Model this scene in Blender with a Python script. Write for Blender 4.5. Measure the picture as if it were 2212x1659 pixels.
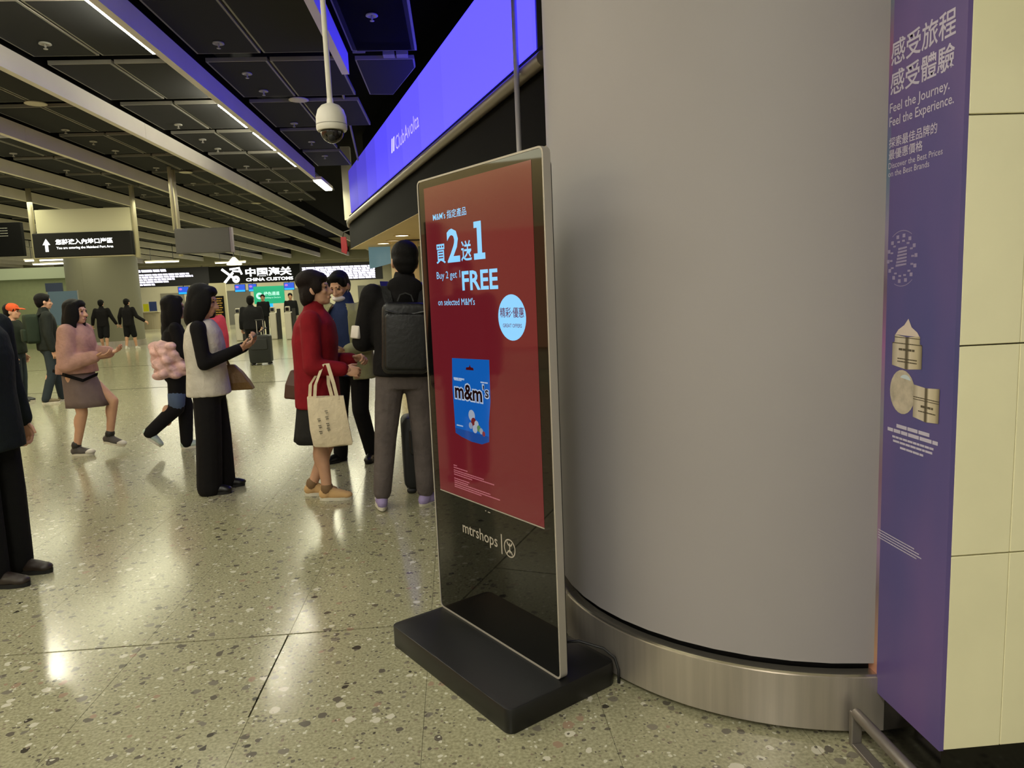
import bpy, bmesh, math, random
from mathutils import Vector, Matrix, Euler
random.seed(7)
scene = bpy.context.scene
COL = scene.collection
for o in list(bpy.data.objects): bpy.data.objects.remove(o)
PI = math.pi

# ------------------------------------------------------------------ camera, world, exposure
HC = 1.42
PITCH, ROLL, YAW, FPX = -0.130376, -0.041651, 0.0749917, 1545.486
fw = Vector((math.sin(YAW)*math.cos(PITCH), math.cos(YAW)*math.cos(PITCH), math.sin(PITCH)))
r0 = Vector((math.cos(YAW), -math.sin(YAW), 0)); u0 = r0.cross(fw)
rv = math.cos(ROLL)*r0 + math.sin(ROLL)*u0
uv = -math.sin(ROLL)*r0 + math.cos(ROLL)*u0
cam_d = bpy.data.cameras.new('camera'); cam = bpy.data.objects.new('camera', cam_d); COL.objects.link(cam)
cam.matrix_world = Matrix(((rv.x, uv.x, -fw.x, 0), (rv.y, uv.y, -fw.y, 0), (rv.z, uv.z, -fw.z, HC), (0, 0, 0, 1)))
cam_d.sensor_width = 36; cam_d.lens = 36*FPX/2212; cam_d.clip_start = 0.05; cam_d.clip_end = 200
scene.camera = cam
vs = scene.view_settings
vs.view_transform = 'Standard'; vs.look = 'None'; vs.gamma = 1; vs.use_curve_mapping = False
vs.exposure = 0.0
world = bpy.data.worlds.new('world'); scene.world = world; world.use_nodes = True
world.node_tree.nodes['Background'].inputs[0].default_value = (1.0, 0.95, 0.78, 1)
world.node_tree.nodes['Background'].inputs[1].default_value = 0.65
STRIP = 180.0          # radiance of the ceiling light strips
WARM = (1.0, 0.93, 0.60)

def area(name, loc, size, power, color, rot=(0, 0, 0)):
    d = bpy.data.lights.new(name, 'AREA'); d.shape = 'RECTANGLE'; d.size, d.size_y = size
    d.energy = power; d.color = color
    o = bpy.data.objects.new(name, d); COL.objects.link(o); o.location = loc; o.rotation_euler = rot
    return o
# area lamps added to brighten the hall; those behind continue the baffle strips
NEARC, HALLC = (1.0, 0.955, 0.84), (1.0, 0.96, 0.66)
area('linear_light_behind', (-0.8, -1.7, 3.6), (0.4, 3.0), 150, NEARC)
area('near_fill', (-2.4, 3.2, 3.62), (0.6, 3.0), 36, NEARC)  # added lamp that lifts the near floor and baffles
area('linear_light_behind_left', (-5.9, -0.5, 3.66), (0.9, 6.0), 160, HALLC)
for x in (-5.9, -9.1, -12.3, -15.5):
    for y in (6.5, 15.0, 24.0, 33.0):
        area('hall_fill', (x, y, 3.66), (1.1, 8.0), (50 if x > -6 else 130) if y < 10 else 130 if y < 20 else 110, HALLC)  # added fill lamps, no such fittings hang along these baffles
for y in (17.5, 25.5, 33.5):
    area('hall_fill', (-2.9, y, 3.66), (1.1, 7.0), 130, HALLC)  # more added fill over the far hall
area('ceiling_light_customs', (-12.0, 36.5, 3.6), (12.0, 2.0), 450, (1.0, 0.96, 0.72))
area('far_wall_fill', (-12.0, 43.6, 3.4), (14.0, 1.2), 420, (1.0, 0.96, 0.74))  # lamp added to brighten the far wall behind the customs sign
area('shop_light', (1.4, 11.5, 2.40), (1.2, 3.0), 55, (1.0, 0.84, 0.58))

# ------------------------------------------------------------------ materials
def lin(c):
    return tuple(((v/255)/12.92 if v/255 <= 0.04045 else ((v/255+0.055)/1.055)**2.4) for v in c) + (1,)
MATS = {}
def mat(name, rgb=(128, 128, 128), rough=0.6, metal=0.0, spec=0.5, emit=0.0, bump=0.0, bscale=60, var=0.0, vscale=8, alpha=None, sheen=0, stretch=None, coat=0):
    if name in MATS: return MATS[name]
    m = bpy.data.materials.new(name); m.use_nodes = True; MATS[name] = m
    nt = m.node_tree; b = nt.nodes['Principled BSDF']
    c = lin(rgb)
    b.inputs['Base Color'].default_value = c
    b.inputs['Roughness'].default_value = rough; b.inputs['Metallic'].default_value = metal
    b.inputs['Specular IOR Level'].default_value = spec
    if coat: b.inputs['Coat Weight'].default_value = coat
    if sheen: b.inputs['Sheen Weight'].default_value = sheen
    if emit:
        b.inputs['Emission Color'].default_value = c; b.inputs['Emission Strength'].default_value = emit
        b.inputs['Base Color'].default_value = tuple(v*0.15 for v in c[:3]) + (1,)
    if alpha is not None: b.inputs['Alpha'].default_value = alpha
    if bump or var:
        tc = nt.nodes.new('ShaderNodeTexCoord'); mp = nt.nodes.new('ShaderNodeMapping')
        nt.links.new(tc.outputs['Object'], mp.inputs[0])
        if stretch: mp.inputs['Scale'].default_value = stretch
    if var:
        n = nt.nodes.new('ShaderNodeTexNoise'); n.inputs['Scale'].default_value = vscale; n.inputs['Detail'].default_value = 5
        nt.links.new(mp.outputs[0], n.inputs['Vector'])
        mr = nt.nodes.new('ShaderNodeMapRange'); mr.inputs[1].default_value = 0.3; mr.inputs[2].default_value = 0.7
        mr.inputs[3].default_value = 1-var; mr.inputs[4].default_value = 1+var
        nt.links.new(n.outputs['Fac'], mr.inputs[0])
        mx = nt.nodes.new('ShaderNodeVectorMath'); mx.operation = 'SCALE'; mx.inputs[0].default_value = c[:3]
        nt.links.new(mr.outputs[0], mx.inputs['Scale']); nt.links.new(mx.outputs[0], b.inputs['Base Color'])
    if bump:
        n2 = nt.nodes.new('ShaderNodeTexNoise'); n2.inputs['Scale'].default_value = bscale; n2.inputs['Detail'].default_value = 4
        nt.links.new(mp.outputs[0], n2.inputs['Vector'])
        bp = nt.nodes.new('ShaderNodeBump'); bp.inputs['Strength'].default_value = bump; bp.inputs['Distance'].default_value = 0.02
        nt.links.new(n2.outputs['Fac'], bp.inputs['Height']); nt.links.new(bp.outputs[0], b.inputs['Normal'])
    return m
def cloth(name, rgb=(128, 128, 128), bump=0.5, bscale=14, rough=0.85, var=0.10, sheen=0.0):
    return mat(name, rgb, rough=rough, spec=0.2, bump=bump, bscale=bscale, var=var, vscale=10, sheen=sheen)

def terrazzo():
    m = bpy.data.materials.new('terrazzo'); m.use_nodes = True; nt = m.node_tree; b = nt.nodes['Principled BSDF']
    N = nt.nodes.new; L = nt.links.new
    geo = N('ShaderNodeNewGeometry')
    warp = N('ShaderNodeTexNoise'); warp.inputs['Scale'].default_value = 22; warp.inputs['Detail'].default_value = 2
    L(geo.outputs['Position'], warp.inputs['Vector'])
    ws = N('ShaderNodeVectorMath'); ws.operation = 'SCALE'; ws.inputs['Scale'].default_value = 0.028
    L(warp.outputs['Color'], ws.inputs[0])
    pos = N('ShaderNodeVectorMath'); pos.operation = 'ADD'; L(geo.outputs['Position'], pos.inputs[0]); L(ws.outputs[0], pos.inputs[1])
    base = N('ShaderNodeTexNoise'); base.inputs['Scale'].default_value = 90; base.inputs['Detail'].default_value = 6
    L(geo.outputs['Position'], base.inputs['Vector'])
    r = N('ShaderNodeValToRGB'); r.color_ramp.elements[0].position = 0.35; r.color_ramp.elements[1].position = 0.68
    r.color_ramp.elements[0].color = lin((134, 131, 104)); r.color_ramp.elements[1].color = lin((170, 166, 136))
    L(base.outputs['Fac'], r.inputs[0])
    col = r.outputs[0]
    for scale, rad, stops in ((22, 0.38, ((0.0, None), (0.60, (96, 91, 80)), (0.73, (120, 114, 101)), (0.83, (150, 128, 108)), (0.88, (196, 191, 172)), (0.975, (66, 62, 54)))),
                              (60, 0.38, ((0.0, None), (0.55, (100, 96, 84)), (0.75, (196, 192, 172)), (0.88, (128, 116, 100))))):
        v = N('ShaderNodeTexVoronoi'); v.inputs['Scale'].default_value = scale; L(pos.outputs[0], v.inputs['Vector'])
        sep = N('ShaderNodeSeparateColor'); L(v.outputs['Color'], sep.inputs[0])
        cr = N('ShaderNodeValToRGB'); cr.color_ramp.interpolation = 'CONSTANT'
        els = cr.color_ramp.elements
        while len(els) < len(stops): els.new(0.5)
        ar = N('ShaderNodeValToRGB'); ar.color_ramp.interpolation = 'CONSTANT'
        ar.color_ramp.elements[0].color = (0, 0, 0, 1); ar.color_ramp.elements[1].position = stops[1][0]; ar.color_ramp.elements[1].color = (1, 1, 1, 1)
        for i, (p, c) in enumerate(stops):
            els[i].position = p; els[i].color = lin(c) if c else (0, 0, 0, 1)
        L(sep.outputs[0], cr.inputs[0]); L(sep.outputs[0], ar.inputs[0])
        rr = N('ShaderNodeMapRange'); rr.inputs[1].default_value = 0; rr.inputs[2].default_value = 1; rr.inputs[3].default_value = rad*0.45; rr.inputs[4].default_value = rad*1.15
        L(sep.outputs[1], rr.inputs[0])
        lt = N('ShaderNodeMath'); lt.operation = 'LESS_THAN'; L(v.outputs['Distance'], lt.inputs[0]); L(rr.outputs[0], lt.inputs[1])
        mu = N('ShaderNodeMath'); mu.operation = 'MULTIPLY'; L(lt.outputs[0], mu.inputs[0]); L(ar.outputs[0], mu.inputs[1])
        mx = N('ShaderNodeMix'); mx.data_type = 'RGBA'
        L(mu.outputs[0], mx.inputs[0]); L(col, mx.inputs[6]); L(cr.outputs[0], mx.inputs[7])
        col = mx.outputs[2]
    L(col, b.inputs['Base Color'])
    b.inputs['Roughness'].default_value = 0.17; b.inputs['Specular IOR Level'].default_value = 0.55
    return m
TERR = terrazzo()

# ------------------------------------------------------------------ mesh helpers
def V(*a): return Vector(a)
def box(bm, x0, x1, y0, y1, z0, z1, mi=0):
    vs_ = [bm.verts.new(p) for p in ((x0,y0,z0),(x1,y0,z0),(x1,y1,z0),(x0,y1,z0),(x0,y0,z1),(x1,y0,z1),(x1,y1,z1),(x0,y1,z1))]
    fs = []
    for f in ((0,3,2,1),(4,5,6,7),(0,1,5,4),(1,2,6,5),(2,3,7,6),(3,0,4,7)):
        fc = bm.faces.new([vs_[i] for i in f]); fc.material_index = mi; fs.append(fc)
    return vs_
def caps(bm, a, b, ra, rb, seg=12, hr=3):
    a = Vector(a); b = Vector(b); d = b-a
    L = d.length
    d = d/L if L > 1e-6 else V(0, 0, 1)
    q = d.to_track_quat('Z', 'Y').to_matrix()
    prof = []
    for i in range(hr+1):
        t = -PI/2 + (PI/2)*i/hr
        prof.append((ra*math.cos(t), ra*math.sin(t)))
    for i in range(hr+1):
        t = (PI/2)*i/hr
        prof.append((rb*math.cos(t), L + rb*math.sin(t)))
    rings = []
    for r, h in prof:
        if r < 1e-5: rings.append([bm.verts.new(a + q @ V(0, 0, h))])
        else: rings.append([bm.verts.new(a + q @ V(r*math.cos(2*PI*k/seg), r*math.sin(2*PI*k/seg), h)) for k in range(seg)])
    skin(bm, rings)
def skin(bm, rings, capa=True, capb=True, close=True, mi=0):
    for A, B in zip(rings, rings[1:]):
        n = max(len(A), len(B))
        for k in range(n if close else n-1):
            k2 = (k+1) % n
            if len(A) == 1: f = (A[0], B[k2], B[k])[::-1]
            elif len(B) == 1: f = (A[k], A[k2], B[0])
            else: f = (A[k], A[k2], B[k2], B[k])
            try: bm.faces.new(f).material_index = mi
            except ValueError: pass
    if capa and len(rings[0]) > 2: bm.faces.new(rings[0][::-1]).material_index = mi
    if capb and len(rings[-1]) > 2: bm.faces.new(rings[-1]).material_index = mi
def ell(bm, c, r, M=None, seg=16, rings=10):
    c = Vector(c); R = []
    for i in range(rings+1):
        t = -PI/2 + PI*i/rings
        if i in (0, rings): pts = [V(0, 0, r[2]*math.sin(t))]
        else: pts = [V(r[0]*math.cos(t)*math.cos(2*PI*k/seg), r[1]*math.cos(t)*math.sin(2*PI*k/seg), r[2]*math.sin(t)) for k in range(seg)]
        R.append([bm.verts.new(c + (M @ p if M else p)) for p in pts])
    skin(bm, R)
def loft(bm, rings, seg=20, p=2.3, capa=True, capb=True):
    """rings: (cx, cy, z, rx, ry)"""
    R = []
    for cx, cy, z, rx, ry in rings:
        ring = []
        for k in range(seg):
            t = 2*PI*k/seg; ct, st = math.cos(t), math.sin(t)
            ring.append(bm.verts.new((cx + rx*abs(ct)**(2/p)*(1 if ct >= 0 else -1), cy + ry*abs(st)**(2/p)*(1 if st >= 0 else -1), z)))
        R.append(ring)
    skin(bm, R, capa, capb)
def tube(bm, pts, r, seg=10, cap=True):
    pts = [Vector(p) for p in pts]; R = []
    for i, p in enumerate(pts):
        d = (pts[min(i+1, len(pts)-1)] - pts[max(i-1, 0)]).normalized()
        q = d.to_track_quat('Z', 'Y').to_matrix()
        rr = r[i] if isinstance(r, (list, tuple)) else r
        R.append([bm.verts.new(p + q @ V(rr*math.cos(2*PI*k/seg), rr*math.sin(2*PI*k/seg), 0)) for k in range(seg)])
    skin(bm, R, cap, cap)
def ribbon(bm, pts, w, t, side):
    """flat strap following pts; side = width direction"""
    side = Vector(side).normalized(); pts = [Vector(p) for p in pts]; R = []
    for i, p in enumerate(pts):
        d = (pts[min(i+1, len(pts)-1)] - pts[max(i-1, 0)]).normalized(); n = d.cross(side).normalized()
        R.append([bm.verts.new(p + side*a*w/2 + n*b*t/2) for a, b in ((-1,-1),(1,-1),(1,1),(-1,1))])
    skin(bm, R)
def disc_lathe(bm, prof, seg=24, c=(0, 0, 0), arc=(0, 2*PI)):
    """prof: (r, z) list revolved round z"""
    c = Vector(c); R = []
    for r, z in prof:
        if r < 1e-6: R.append([bm.verts.new(c + V(0, 0, z))])
        else: R.append([bm.verts.new(c + V(r*math.cos(2*PI*k/seg), r*math.sin(2*PI*k/seg), z)) for k in range(seg)])
    skin(bm, R)
def rrect(x0, x1, z0, z1, r, n=5):
    pts = []
    for cx, cz, a0 in ((x1-r, z0+r, -PI/2), (x1-r, z1-r, 0), (x0+r, z1-r, PI/2), (x0+r, z0+r, PI)):
        for i in range(n+1):
            a = a0 + PI/2*i/n; pts.append((cx + r*math.cos(a), cz + r*math.sin(a)))
    return pts
def plate(bm, pts, y0, y1, plane='xz', mi=0):
    """prism from a 2D outline; plane xz: extruded along y; plane xy: along z"""
    f = (lambda u, v, w: (u, w, v)) if plane == 'xz' else (lambda u, v, w: (u, v, w))
    A = [bm.verts.new(f(u, v, y0)) for u, v in pts]; B = [bm.verts.new(f(u, v, y1)) for u, v in pts]
    skin(bm, [A, B], mi=mi)
def bevel(bm, w, seg=2):
    bmesh.ops.remove_doubles(bm, verts=bm.verts[:], dist=1e-5)
    es = [e for e in bm.edges if len(e.link_faces) == 2 and e.calc_face_angle(0) > 0.6]
    bmesh.ops.bevel(bm, geom=es, offset=w, segments=seg, affect='EDGES', profile=0.5)
def mesh_of(bm, name):
    bmesh.ops.recalc_face_normals(bm, faces=bm.faces[:])
    me = bpy.data.meshes.new(name); bm.to_mesh(me); bm.free(); return me
def link(name, me, mats, parent=None, smooth=False, loc=None):
    if not isinstance(mats, (list, tuple)): mats = [mats]
    if len(me.materials) == 0:
        for m in mats: me.materials.append(m)
    if smooth and len(me.polygons): me.polygons.foreach_set('use_smooth', [True]*len(me.polygons))
    o = bpy.data.objects.new(name, me); COL.objects.link(o)
    if parent: o.parent = parent
    if loc is not None: o.location = loc
    return o
def obj(name, bm, mats, parent=None, smooth=False, loc=None):
    return link(name, mesh_of(bm, name), mats, parent, smooth, loc)
def auto_smooth(o, ang=0.6):
    me = o.data
    me.polygons.foreach_set('use_smooth', [True]*len(me.polygons))
    b = bmesh.new(); b.from_mesh(me)
    for e in b.edges: e.smooth = not (len(e.link_faces) == 2 and e.calc_face_angle(0) > ang)
    b.to_mesh(me); b.free()
    return o
def tag(o, label, cat, group=None):
    o['label'] = label; o['category'] = cat
    if group: o['group'] = group
    return o
def thing(name, label, cat, loc=(0, 0, 0), rz=0.0, group=None):
    o = bpy.data.objects.new(name, None); COL.objects.link(o); o.location = loc; o.rotation_euler = (0, 0, rz); o.empty_display_size = 0.1
    return tag(o, label, cat, group)
def struct(o): o['kind'] = 'structure'; return o
def group_empty(name, loc=(0, 0, 0), rz=0):
    o = bpy.data.objects.new(name, None); COL.objects.link(o); o.location = loc; o.rotation_euler = (0, 0, rz); return struct(o)
def remesh(bm, voxel, smooth=3):
    me = mesh_of(bm, 'tmp'); o = bpy.data.objects.new('tmp', me); COL.objects.link(o)
    m = o.modifiers.new('r', 'REMESH'); m.mode = 'VOXEL'; m.voxel_size = voxel
    if smooth:
        s = o.modifiers.new('s', 'SMOOTH'); s.factor = 0.5; s.iterations = smooth
    dg = bpy.context.evaluated_depsgraph_get()
    out = bpy.data.meshes.new_from_object(o.evaluated_get(dg))
    bpy.data.objects.remove(o); bpy.data.meshes.remove(me)
    out.materials.clear()
    return out
def text(name, body, m, parent, b, plane='xz', y=0.0, depth=0.001, bold=0.0, res=2):
    """lettering fitted to the box b = (u0, u1, v0, v1) of the parent's front plane (x right, z up, y inwards)"""
    cu = bpy.data.curves.new('t', 'FONT'); cu.body = body; cu.resolution_u = res; cu.offset = bold; cu.extrude = 0.0
    o = bpy.data.objects.new('t', cu); COL.objects.link(o)
    dg = bpy.context.evaluated_depsgraph_get(); dg.update()
    me = bpy.data.meshes.new_from_object(o.evaluated_get(dg))
    bpy.data.objects.remove(o); bpy.data.curves.remove(cu)
    xs = [v.co.x for v in me.vertices]; ys = [v.co.y for v in me.vertices]
    if not xs: return None
    x0, x1, y0, y1 = min(xs), max(xs), min(ys), max(ys)
    for v in me.vertices:
        u = b[0] + (v.co.x-x0)/(x1-x0)*(b[1]-b[0]); w = b[2] + (v.co.y-y0)/max(y1-y0, 1e-6)*(b[3]-b[2])
        v.co = (u, y, w)
    me.name = name; me.materials.clear()
    return link(name, me, m, parent)
def bars(name, rows, m, parent, y=0.0, t=0.002, kind=None, slant=0.0):
    """illegible small print: runs of short blunt strokes; rows: (u0, u1, v, h)"""
    bm = bmesh.new()
    for u0, u1, v, h in rows:
        u = u0
        while u < u1 - h*0.4:
            w = min(random.uniform(1.6, 5.0)*h, u1-u)
            pts = [(u, v-h/2), (u+w, v-h/2), (u+w+slant*h, v+h/2), (u+slant*h, v+h/2)]
            plate(bm, pts, y, y+t)
            u += w + h*0.35
    o = obj(name, bm, m, parent); o['kind'] = 'stuff'
    return o

# common materials
M_frame = mat('kiosk_aluminium', (176, 170, 160), 0.42, 0.35)
M_black = mat('gloss_black', (7, 7, 8), 0.12)
M_white_plastic = mat('white_plastic', (222, 218, 206), 0.45)
M_steel = mat('brushed_steel', (186, 178, 168), 0.36, 0.75, var=0.10, vscale=6, stretch=(6, 6, 0.25))
M_fin = mat('baffle_paint', (226, 220, 206), 0.6, var=0.04, vscale=2)
M_panel = mat('ceiling_panel_mesh', (33, 34, 37), 0.8, spec=0.2)
M_panel_edge = mat('ceiling_panel_edge', (128, 126, 120), 0.6)
M_void = mat('ceiling_void', (14, 14, 15), 0.9, spec=0.1)
M_strip = mat('light_strip', (255, 250, 222), 0.5, emit=STRIP)
M_grout = mat('floor_joint', (36, 32, 22), 0.95, spec=0.1)
M_dark = mat('dark_metal', (30, 30, 31), 0.5)
M_cream = mat('cream_stone', (236, 231, 192), 0.16, var=0.05, vscale=3, bump=0.02, bscale=30)
M_text_lit = mat('lit_lettering', (255, 255, 250), 0.5, emit=2.6)
M_sign_black = mat('sign_black', (20, 20, 18), 0.6, spec=0.2)
M_white = mat('white_print', (215, 210, 222), 0.6)

# ------------------------------------------------------------------ floor
PX, PY, X0, Y0 = 0.603, 0.610, -0.777, 2.974
NX0, NX1, NY0, NY1 = -9, 4, -4, 10       # tile index range of the separately laid tiles
TX0, TX1 = X0 + NX0*PX, X0 + NX1*PX; TY0, TY1 = Y0 + NY0*PY, Y0 + NY1*PY
bm = bmesh.new()
def quad(bm, x0, x1, y0, y1, z, mi):
    f = bm.faces.new([bm.verts.new(p) for p in ((x0,y0,z),(x1,y0,z),(x1,y1,z),(x0,y1,z))]); f.material_index = mi
quad(bm, TX0, TX1, TY0, TY1, -0.012, 0)
for a in ((-34, TX0, -8, 50), (TX1, 14, -8, 50), (TX0, TX1, -8, TY0), (TX0, TX1, TY1, 50)): quad(bm, *a, 0.0, 1)
me = bpy.data.meshes.new('floor'); bm.to_mesh(me); bm.free()
floor = struct(link('floor', me, [M_grout, TERR]))
bm = bmesh.new(); box(bm, 0.0007, PX-0.0007, 0.0007, PY-0.0007, -0.011, 0.0)
tile_me = mesh_of(bm, 'floor_tile'); tile_me.materials.append(TERR)
bm = bmesh.new(); box(bm, 0.0007, PX-0.0007, 0.0007, PY-0.0085, -0.011, 0.0)
tile_me2 = mesh_of(bm, 'floor_tile_wide_joint'); tile_me2.materials.append(TERR)
bm = bmesh.new(); box(bm, 0.0007, PX-0.0055, 0.0007, PY-0.0085, -0.011, 0.0)
tile_me3 = mesh_of(bm, 'floor_tile_wide_side'); tile_me3.materials.append(TERR)
for i in range(NX0, NX1):
    for j in range(NY0, NY1):
        o = bpy.data.objects.new('floor_tile', tile_me2 if j == -1 and i != -1 else tile_me3 if (i == -1 and j == -1) else tile_me); COL.objects.link(o); o.parent = floor
        o.location = (X0 + i*PX, Y0 + j*PY, 0)
# dark movement joints further away
for (y, x0, x1) in ((TY1 + 6*PY, -16, -2.6), (TY1 + 14*PY, -20, -3)):
    bm = bmesh.new(); box(bm, x0, x1, y, y+0.03, 0.0, 0.0015); obj('movement_joint', bm, M_grout, floor)

# ------------------------------------------------------------------ ceiling: dark void, black mesh panels, pale baffles
ZP, ZF = HC + 2.52, HC + 2.30
FIN0, FSTEP = -1.046, -1.595
bm = bmesh.new(); box(bm, -34, 14, -8, 48, 4.75, 4.85)
ceiling = struct(obj('ceiling', bm, M_void))
GAP0, GSTEP, GW = 8.03, 1.635, 0.25
def panel_mesh(x0, x1, y1):
    bm = bmesh.new(); e = 0.022
    box(bm, x0, x1, 0, y1, 0.0, 0.04, 1)
    box(bm, x0+e, x1-e, e, y1-e, -0.004, 0.0, 0)
    me = mesh_of(bm, 'ceiling_panel'); me.materials.append(M_panel); me.materials.append(M_panel_edge); return me
pm_l = panel_mesh(0.155, 0.790, GSTEP-GW); pm_r = panel_mesh(0.820, 1.535, GSTEP-GW)
def shop_x(y):      # plan line of the shop front
    return -0.29 + 0.145 + (y-8.485)*(-0.2717)
cells = []
for n in range(-2, 15):
    xb = FIN0 + FSTEP*n           # right-hand baffle of the bay
    xl = xb + FSTEP
    for k in range(-5, 19):
        y = GAP0 + GW/2 + GSTEP*k
        for me, a, b in ((pm_l, 0.155, 0.79), (pm_r, 0.82, 1.535)):
            if xl + b > shop_x(y + GSTEP - GW) - 0.02 and y > 2: continue
            if n < 0 and y < 1: pass
            cells.append((xl, y, me))
cells.sort(key=lambda c: (c[0]+1.5)**2*0.6 + (c[1]-8)**2 if c[1] > 3.5 else 400 + abs(c[1]))
far = bmesh.new()
for i, (x, y, me) in enumerate(cells):
    if i < 290:
        o = bpy.data.objects.new('ceiling_panel', me); COL.objects.link(o); o.parent = ceiling; o.location = (x, y, ZP)
    else:
        a, b = (0.155, 0.79) if me is pm_l else (0.82, 1.535)
        box(far, x+a, x+b, y, y+GSTEP-GW, ZP, ZP+0.04, 1); box(far, x+a+.022, x+b-.022, y+.022, y+GSTEP-GW-.022, ZP-0.004, ZP, 0)
o = obj('distant_ceiling_panel', far, [M_panel, M_panel_edge], ceiling); o['kind'] = 'stuff'
# two panels beside the shop screen, one cut along the screen
for pts in (((-0.925, 6.55), (-0.30, 6.45), (-0.295, 7.90), (-0.925, 7.88)), ((-0.93, 8.17), (-0.30, 8.17), (-0.30, 8.46), (-0.64, 9.56), (-0.93, 9.53)), ((-0.96, 4.9), (-0.2, 4.9), (-0.2, 6.25), (-0.96, 6.25))):
    bm = bmesh.new(); plate(bm, pts, ZP, ZP+0.04, 'xy', 1)
    c = V(sum(p[0] for p in pts)/len(pts), sum(p[1] for p in pts)/len(pts), 0)
    plate(bm, [(c.x+(p[0]-c.x)*0.95, c.y+(p[1]-c.y)*0.965) for p in pts], ZP-0.004, ZP, 'xy', 0)
    obj('ceiling_panel', bm, [M_panel, M_panel_edge], ceiling)
# service rails in the void beside the screen
for x0, y0, x1, y1 in ((-0.99, 6.4, -1.75, 15.0), (-0.93, 8.0, -0.80, 8.0)):
    bm = bmesh.new(); tube(bm, [(x0, y0, ZP+0.03), (x1, y1, ZP+0.03)], 0.018, 6); obj('service_rail', bm, M_panel_edge, ceiling)
for i in range(2):
    bm = bmesh.new(); box(bm, -0.62+i*0.14, -0.50+i*0.14, 8.02, 8.14, ZP-0.0, ZP+0.06); obj('junction_box', bm, M_panel_edge, ceiling)

ORD = ['first', 'second', 'third', 'fourth', 'fifth', 'sixth', 'seventh', 'eighth', 'ninth', 'tenth', 'eleventh', 'twelfth', 'thirteenth', 'fourteenth', 'fifteenth']
PALE_SHADE = {0: 'short pale ceiling baffle right beside the camera pole, washed violet', 1: 'violet washed ceiling baffle running up to a bright batten lamp'}
for n in range(0, 15):
    x = FIN0 + FSTEP*n
    y0, y1 = -4.0, {0: 7.93, 1: 14.56}.get(n, 43.0)
    lab = PALE_SHADE.get(n, '%s pale ceiling baffle counted leftwards from the violet washed one' % ORD[n-2])
    root = thing('ceiling_baffle', lab, 'ceiling baffle', (x, y0, ZF), 0, 'pale ceiling baffles')
    y = y0; k = 0
    while y < y1 - 0.01:
        ye = min(y + 4.9, y1)
        bm = bmesh.new(); box(bm, 0, 0.075, y-y0+0.003, ye-y0-0.003, 0.0, 0.21)
        obj('baffle_panel', bm, M_fin, root); y = ye
    bm = bmesh.new(); box(bm, 0.02, 0.055, 0.0, y1-y0, 0.21, 0.50); obj('hanger_rail', bm, M_void, root)
    segs = []
    if n % 2 == 1 or n == 0:
        if n == 1: segs = [(-3.2, -2.0), (-0.2, 1.0), (2.4, 3.6), (5.0, 7.20), (9.04, 10.19), (10.53, 11.74), (11.96, 13.19)]
        elif n == 0: segs = [(-3.2, -2.0), (-0.2, 1.0), (2.6, 3.6)]
        else: segs = [(8.9, 10.15)] if n == 3 else []
    for a, b in segs:
        bm = bmesh.new(); box(bm, -0.020 if n != 3 else -0.16, 0.002, a-y0, b-y0, 0.0, 0.012); obj('light_strip', bm, M_strip, root)
# batten lamp beyond the violet baffle
t = thing('batten_lamp', 'bright white batten lamp hanging at the end of the violet baffle', 'ceiling lamp', (-2.66, 14.85, ZF))
bm = bmesh.new(); box(bm, -0.02, 0.16, 0, 1.35, 0.03, 0.09); obj('housing', bm, M_fin, t)
bm = bmesh.new(); box(bm, 0.0, 0.14, 0.02, 1.33, 0.0, 0.03); obj('diffuser', bm, mat('batten_diffuser', (255, 252, 225), 0.5, emit=16), t)
# sprinklers and round ceiling speakers
M_ros = mat('rosette_white', (165, 163, 158), 0.5)
bm = bmesh.new(); disc_lathe(bm, [(0, 0), (0.052, 0.0), (0.056, -0.012), (0.034, -0.016), (0.03, -0.008), (0.0, -0.008)], 18); ros_me = mesh_of(bm, 'rosette'); ros_me.materials.append(M_ros)
bm = bmesh.new(); disc_lathe(bm, [(0.010, -0.006), (0.010, -0.035), (0.006, -0.045), (0.020, -0.052), (0.020, -0.056), (0, -0.056)], 12); spr_me = mesh_of(bm, 'nozzle'); spr_me.materials.append(M_ros)
bays = {}
SP = [(-2.17, (7.57, 8.55, 9.25, 10.92, 12.2, 13.4)), (-3.76, (7.51, 10.84, 11.83, 12.55, 14.2, 15.8, 17.4, 19.0)), (-5.36, (10.98, 11.77, 12.49, 14.1, 16.0, 17.5, 19.2)), (-6.95, (12.5, 14.1, 15.7, 17.4)), (-0.611, (6.91,))]
for x, ys in SP:
    bay = {-2.17: 'between the violet baffle and the camera pole', -3.76: 'in the bay just left of the violet baffle', -5.36: 'two bays left of the violet baffle', -6.95: 'three bays left of the violet baffle', -0.611: 'on the panel beside the long screen'}[x]
    for i, y in enumerate(ys):
        w = (ORD[i] + ' ') if len(ys) > 1 else ''
        s = thing('ceiling_sprinkler', ('%swhite sprinkler rosette from the front %s' % (w, bay)) if w else 'lone white sprinkler rosette ' + bay, 'sprinkler', (x, y, ZP-0.004), 0, 'ceiling sprinklers')
        link('rosette', ros_me, M_ros, s, True); link('nozzle', spr_me, M_ros, s, True)
bm = bmesh.new(); disc_lathe(bm, [(0, 0), (0.12, 0.0), (0.125, -0.010), (0.10, -0.016), (0, -0.016)], 24); spk_me = mesh_of(bm, 'ceiling_speaker'); spk_me.materials.append(mat('speaker_grille', (196, 192, 176), 0.7))
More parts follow.
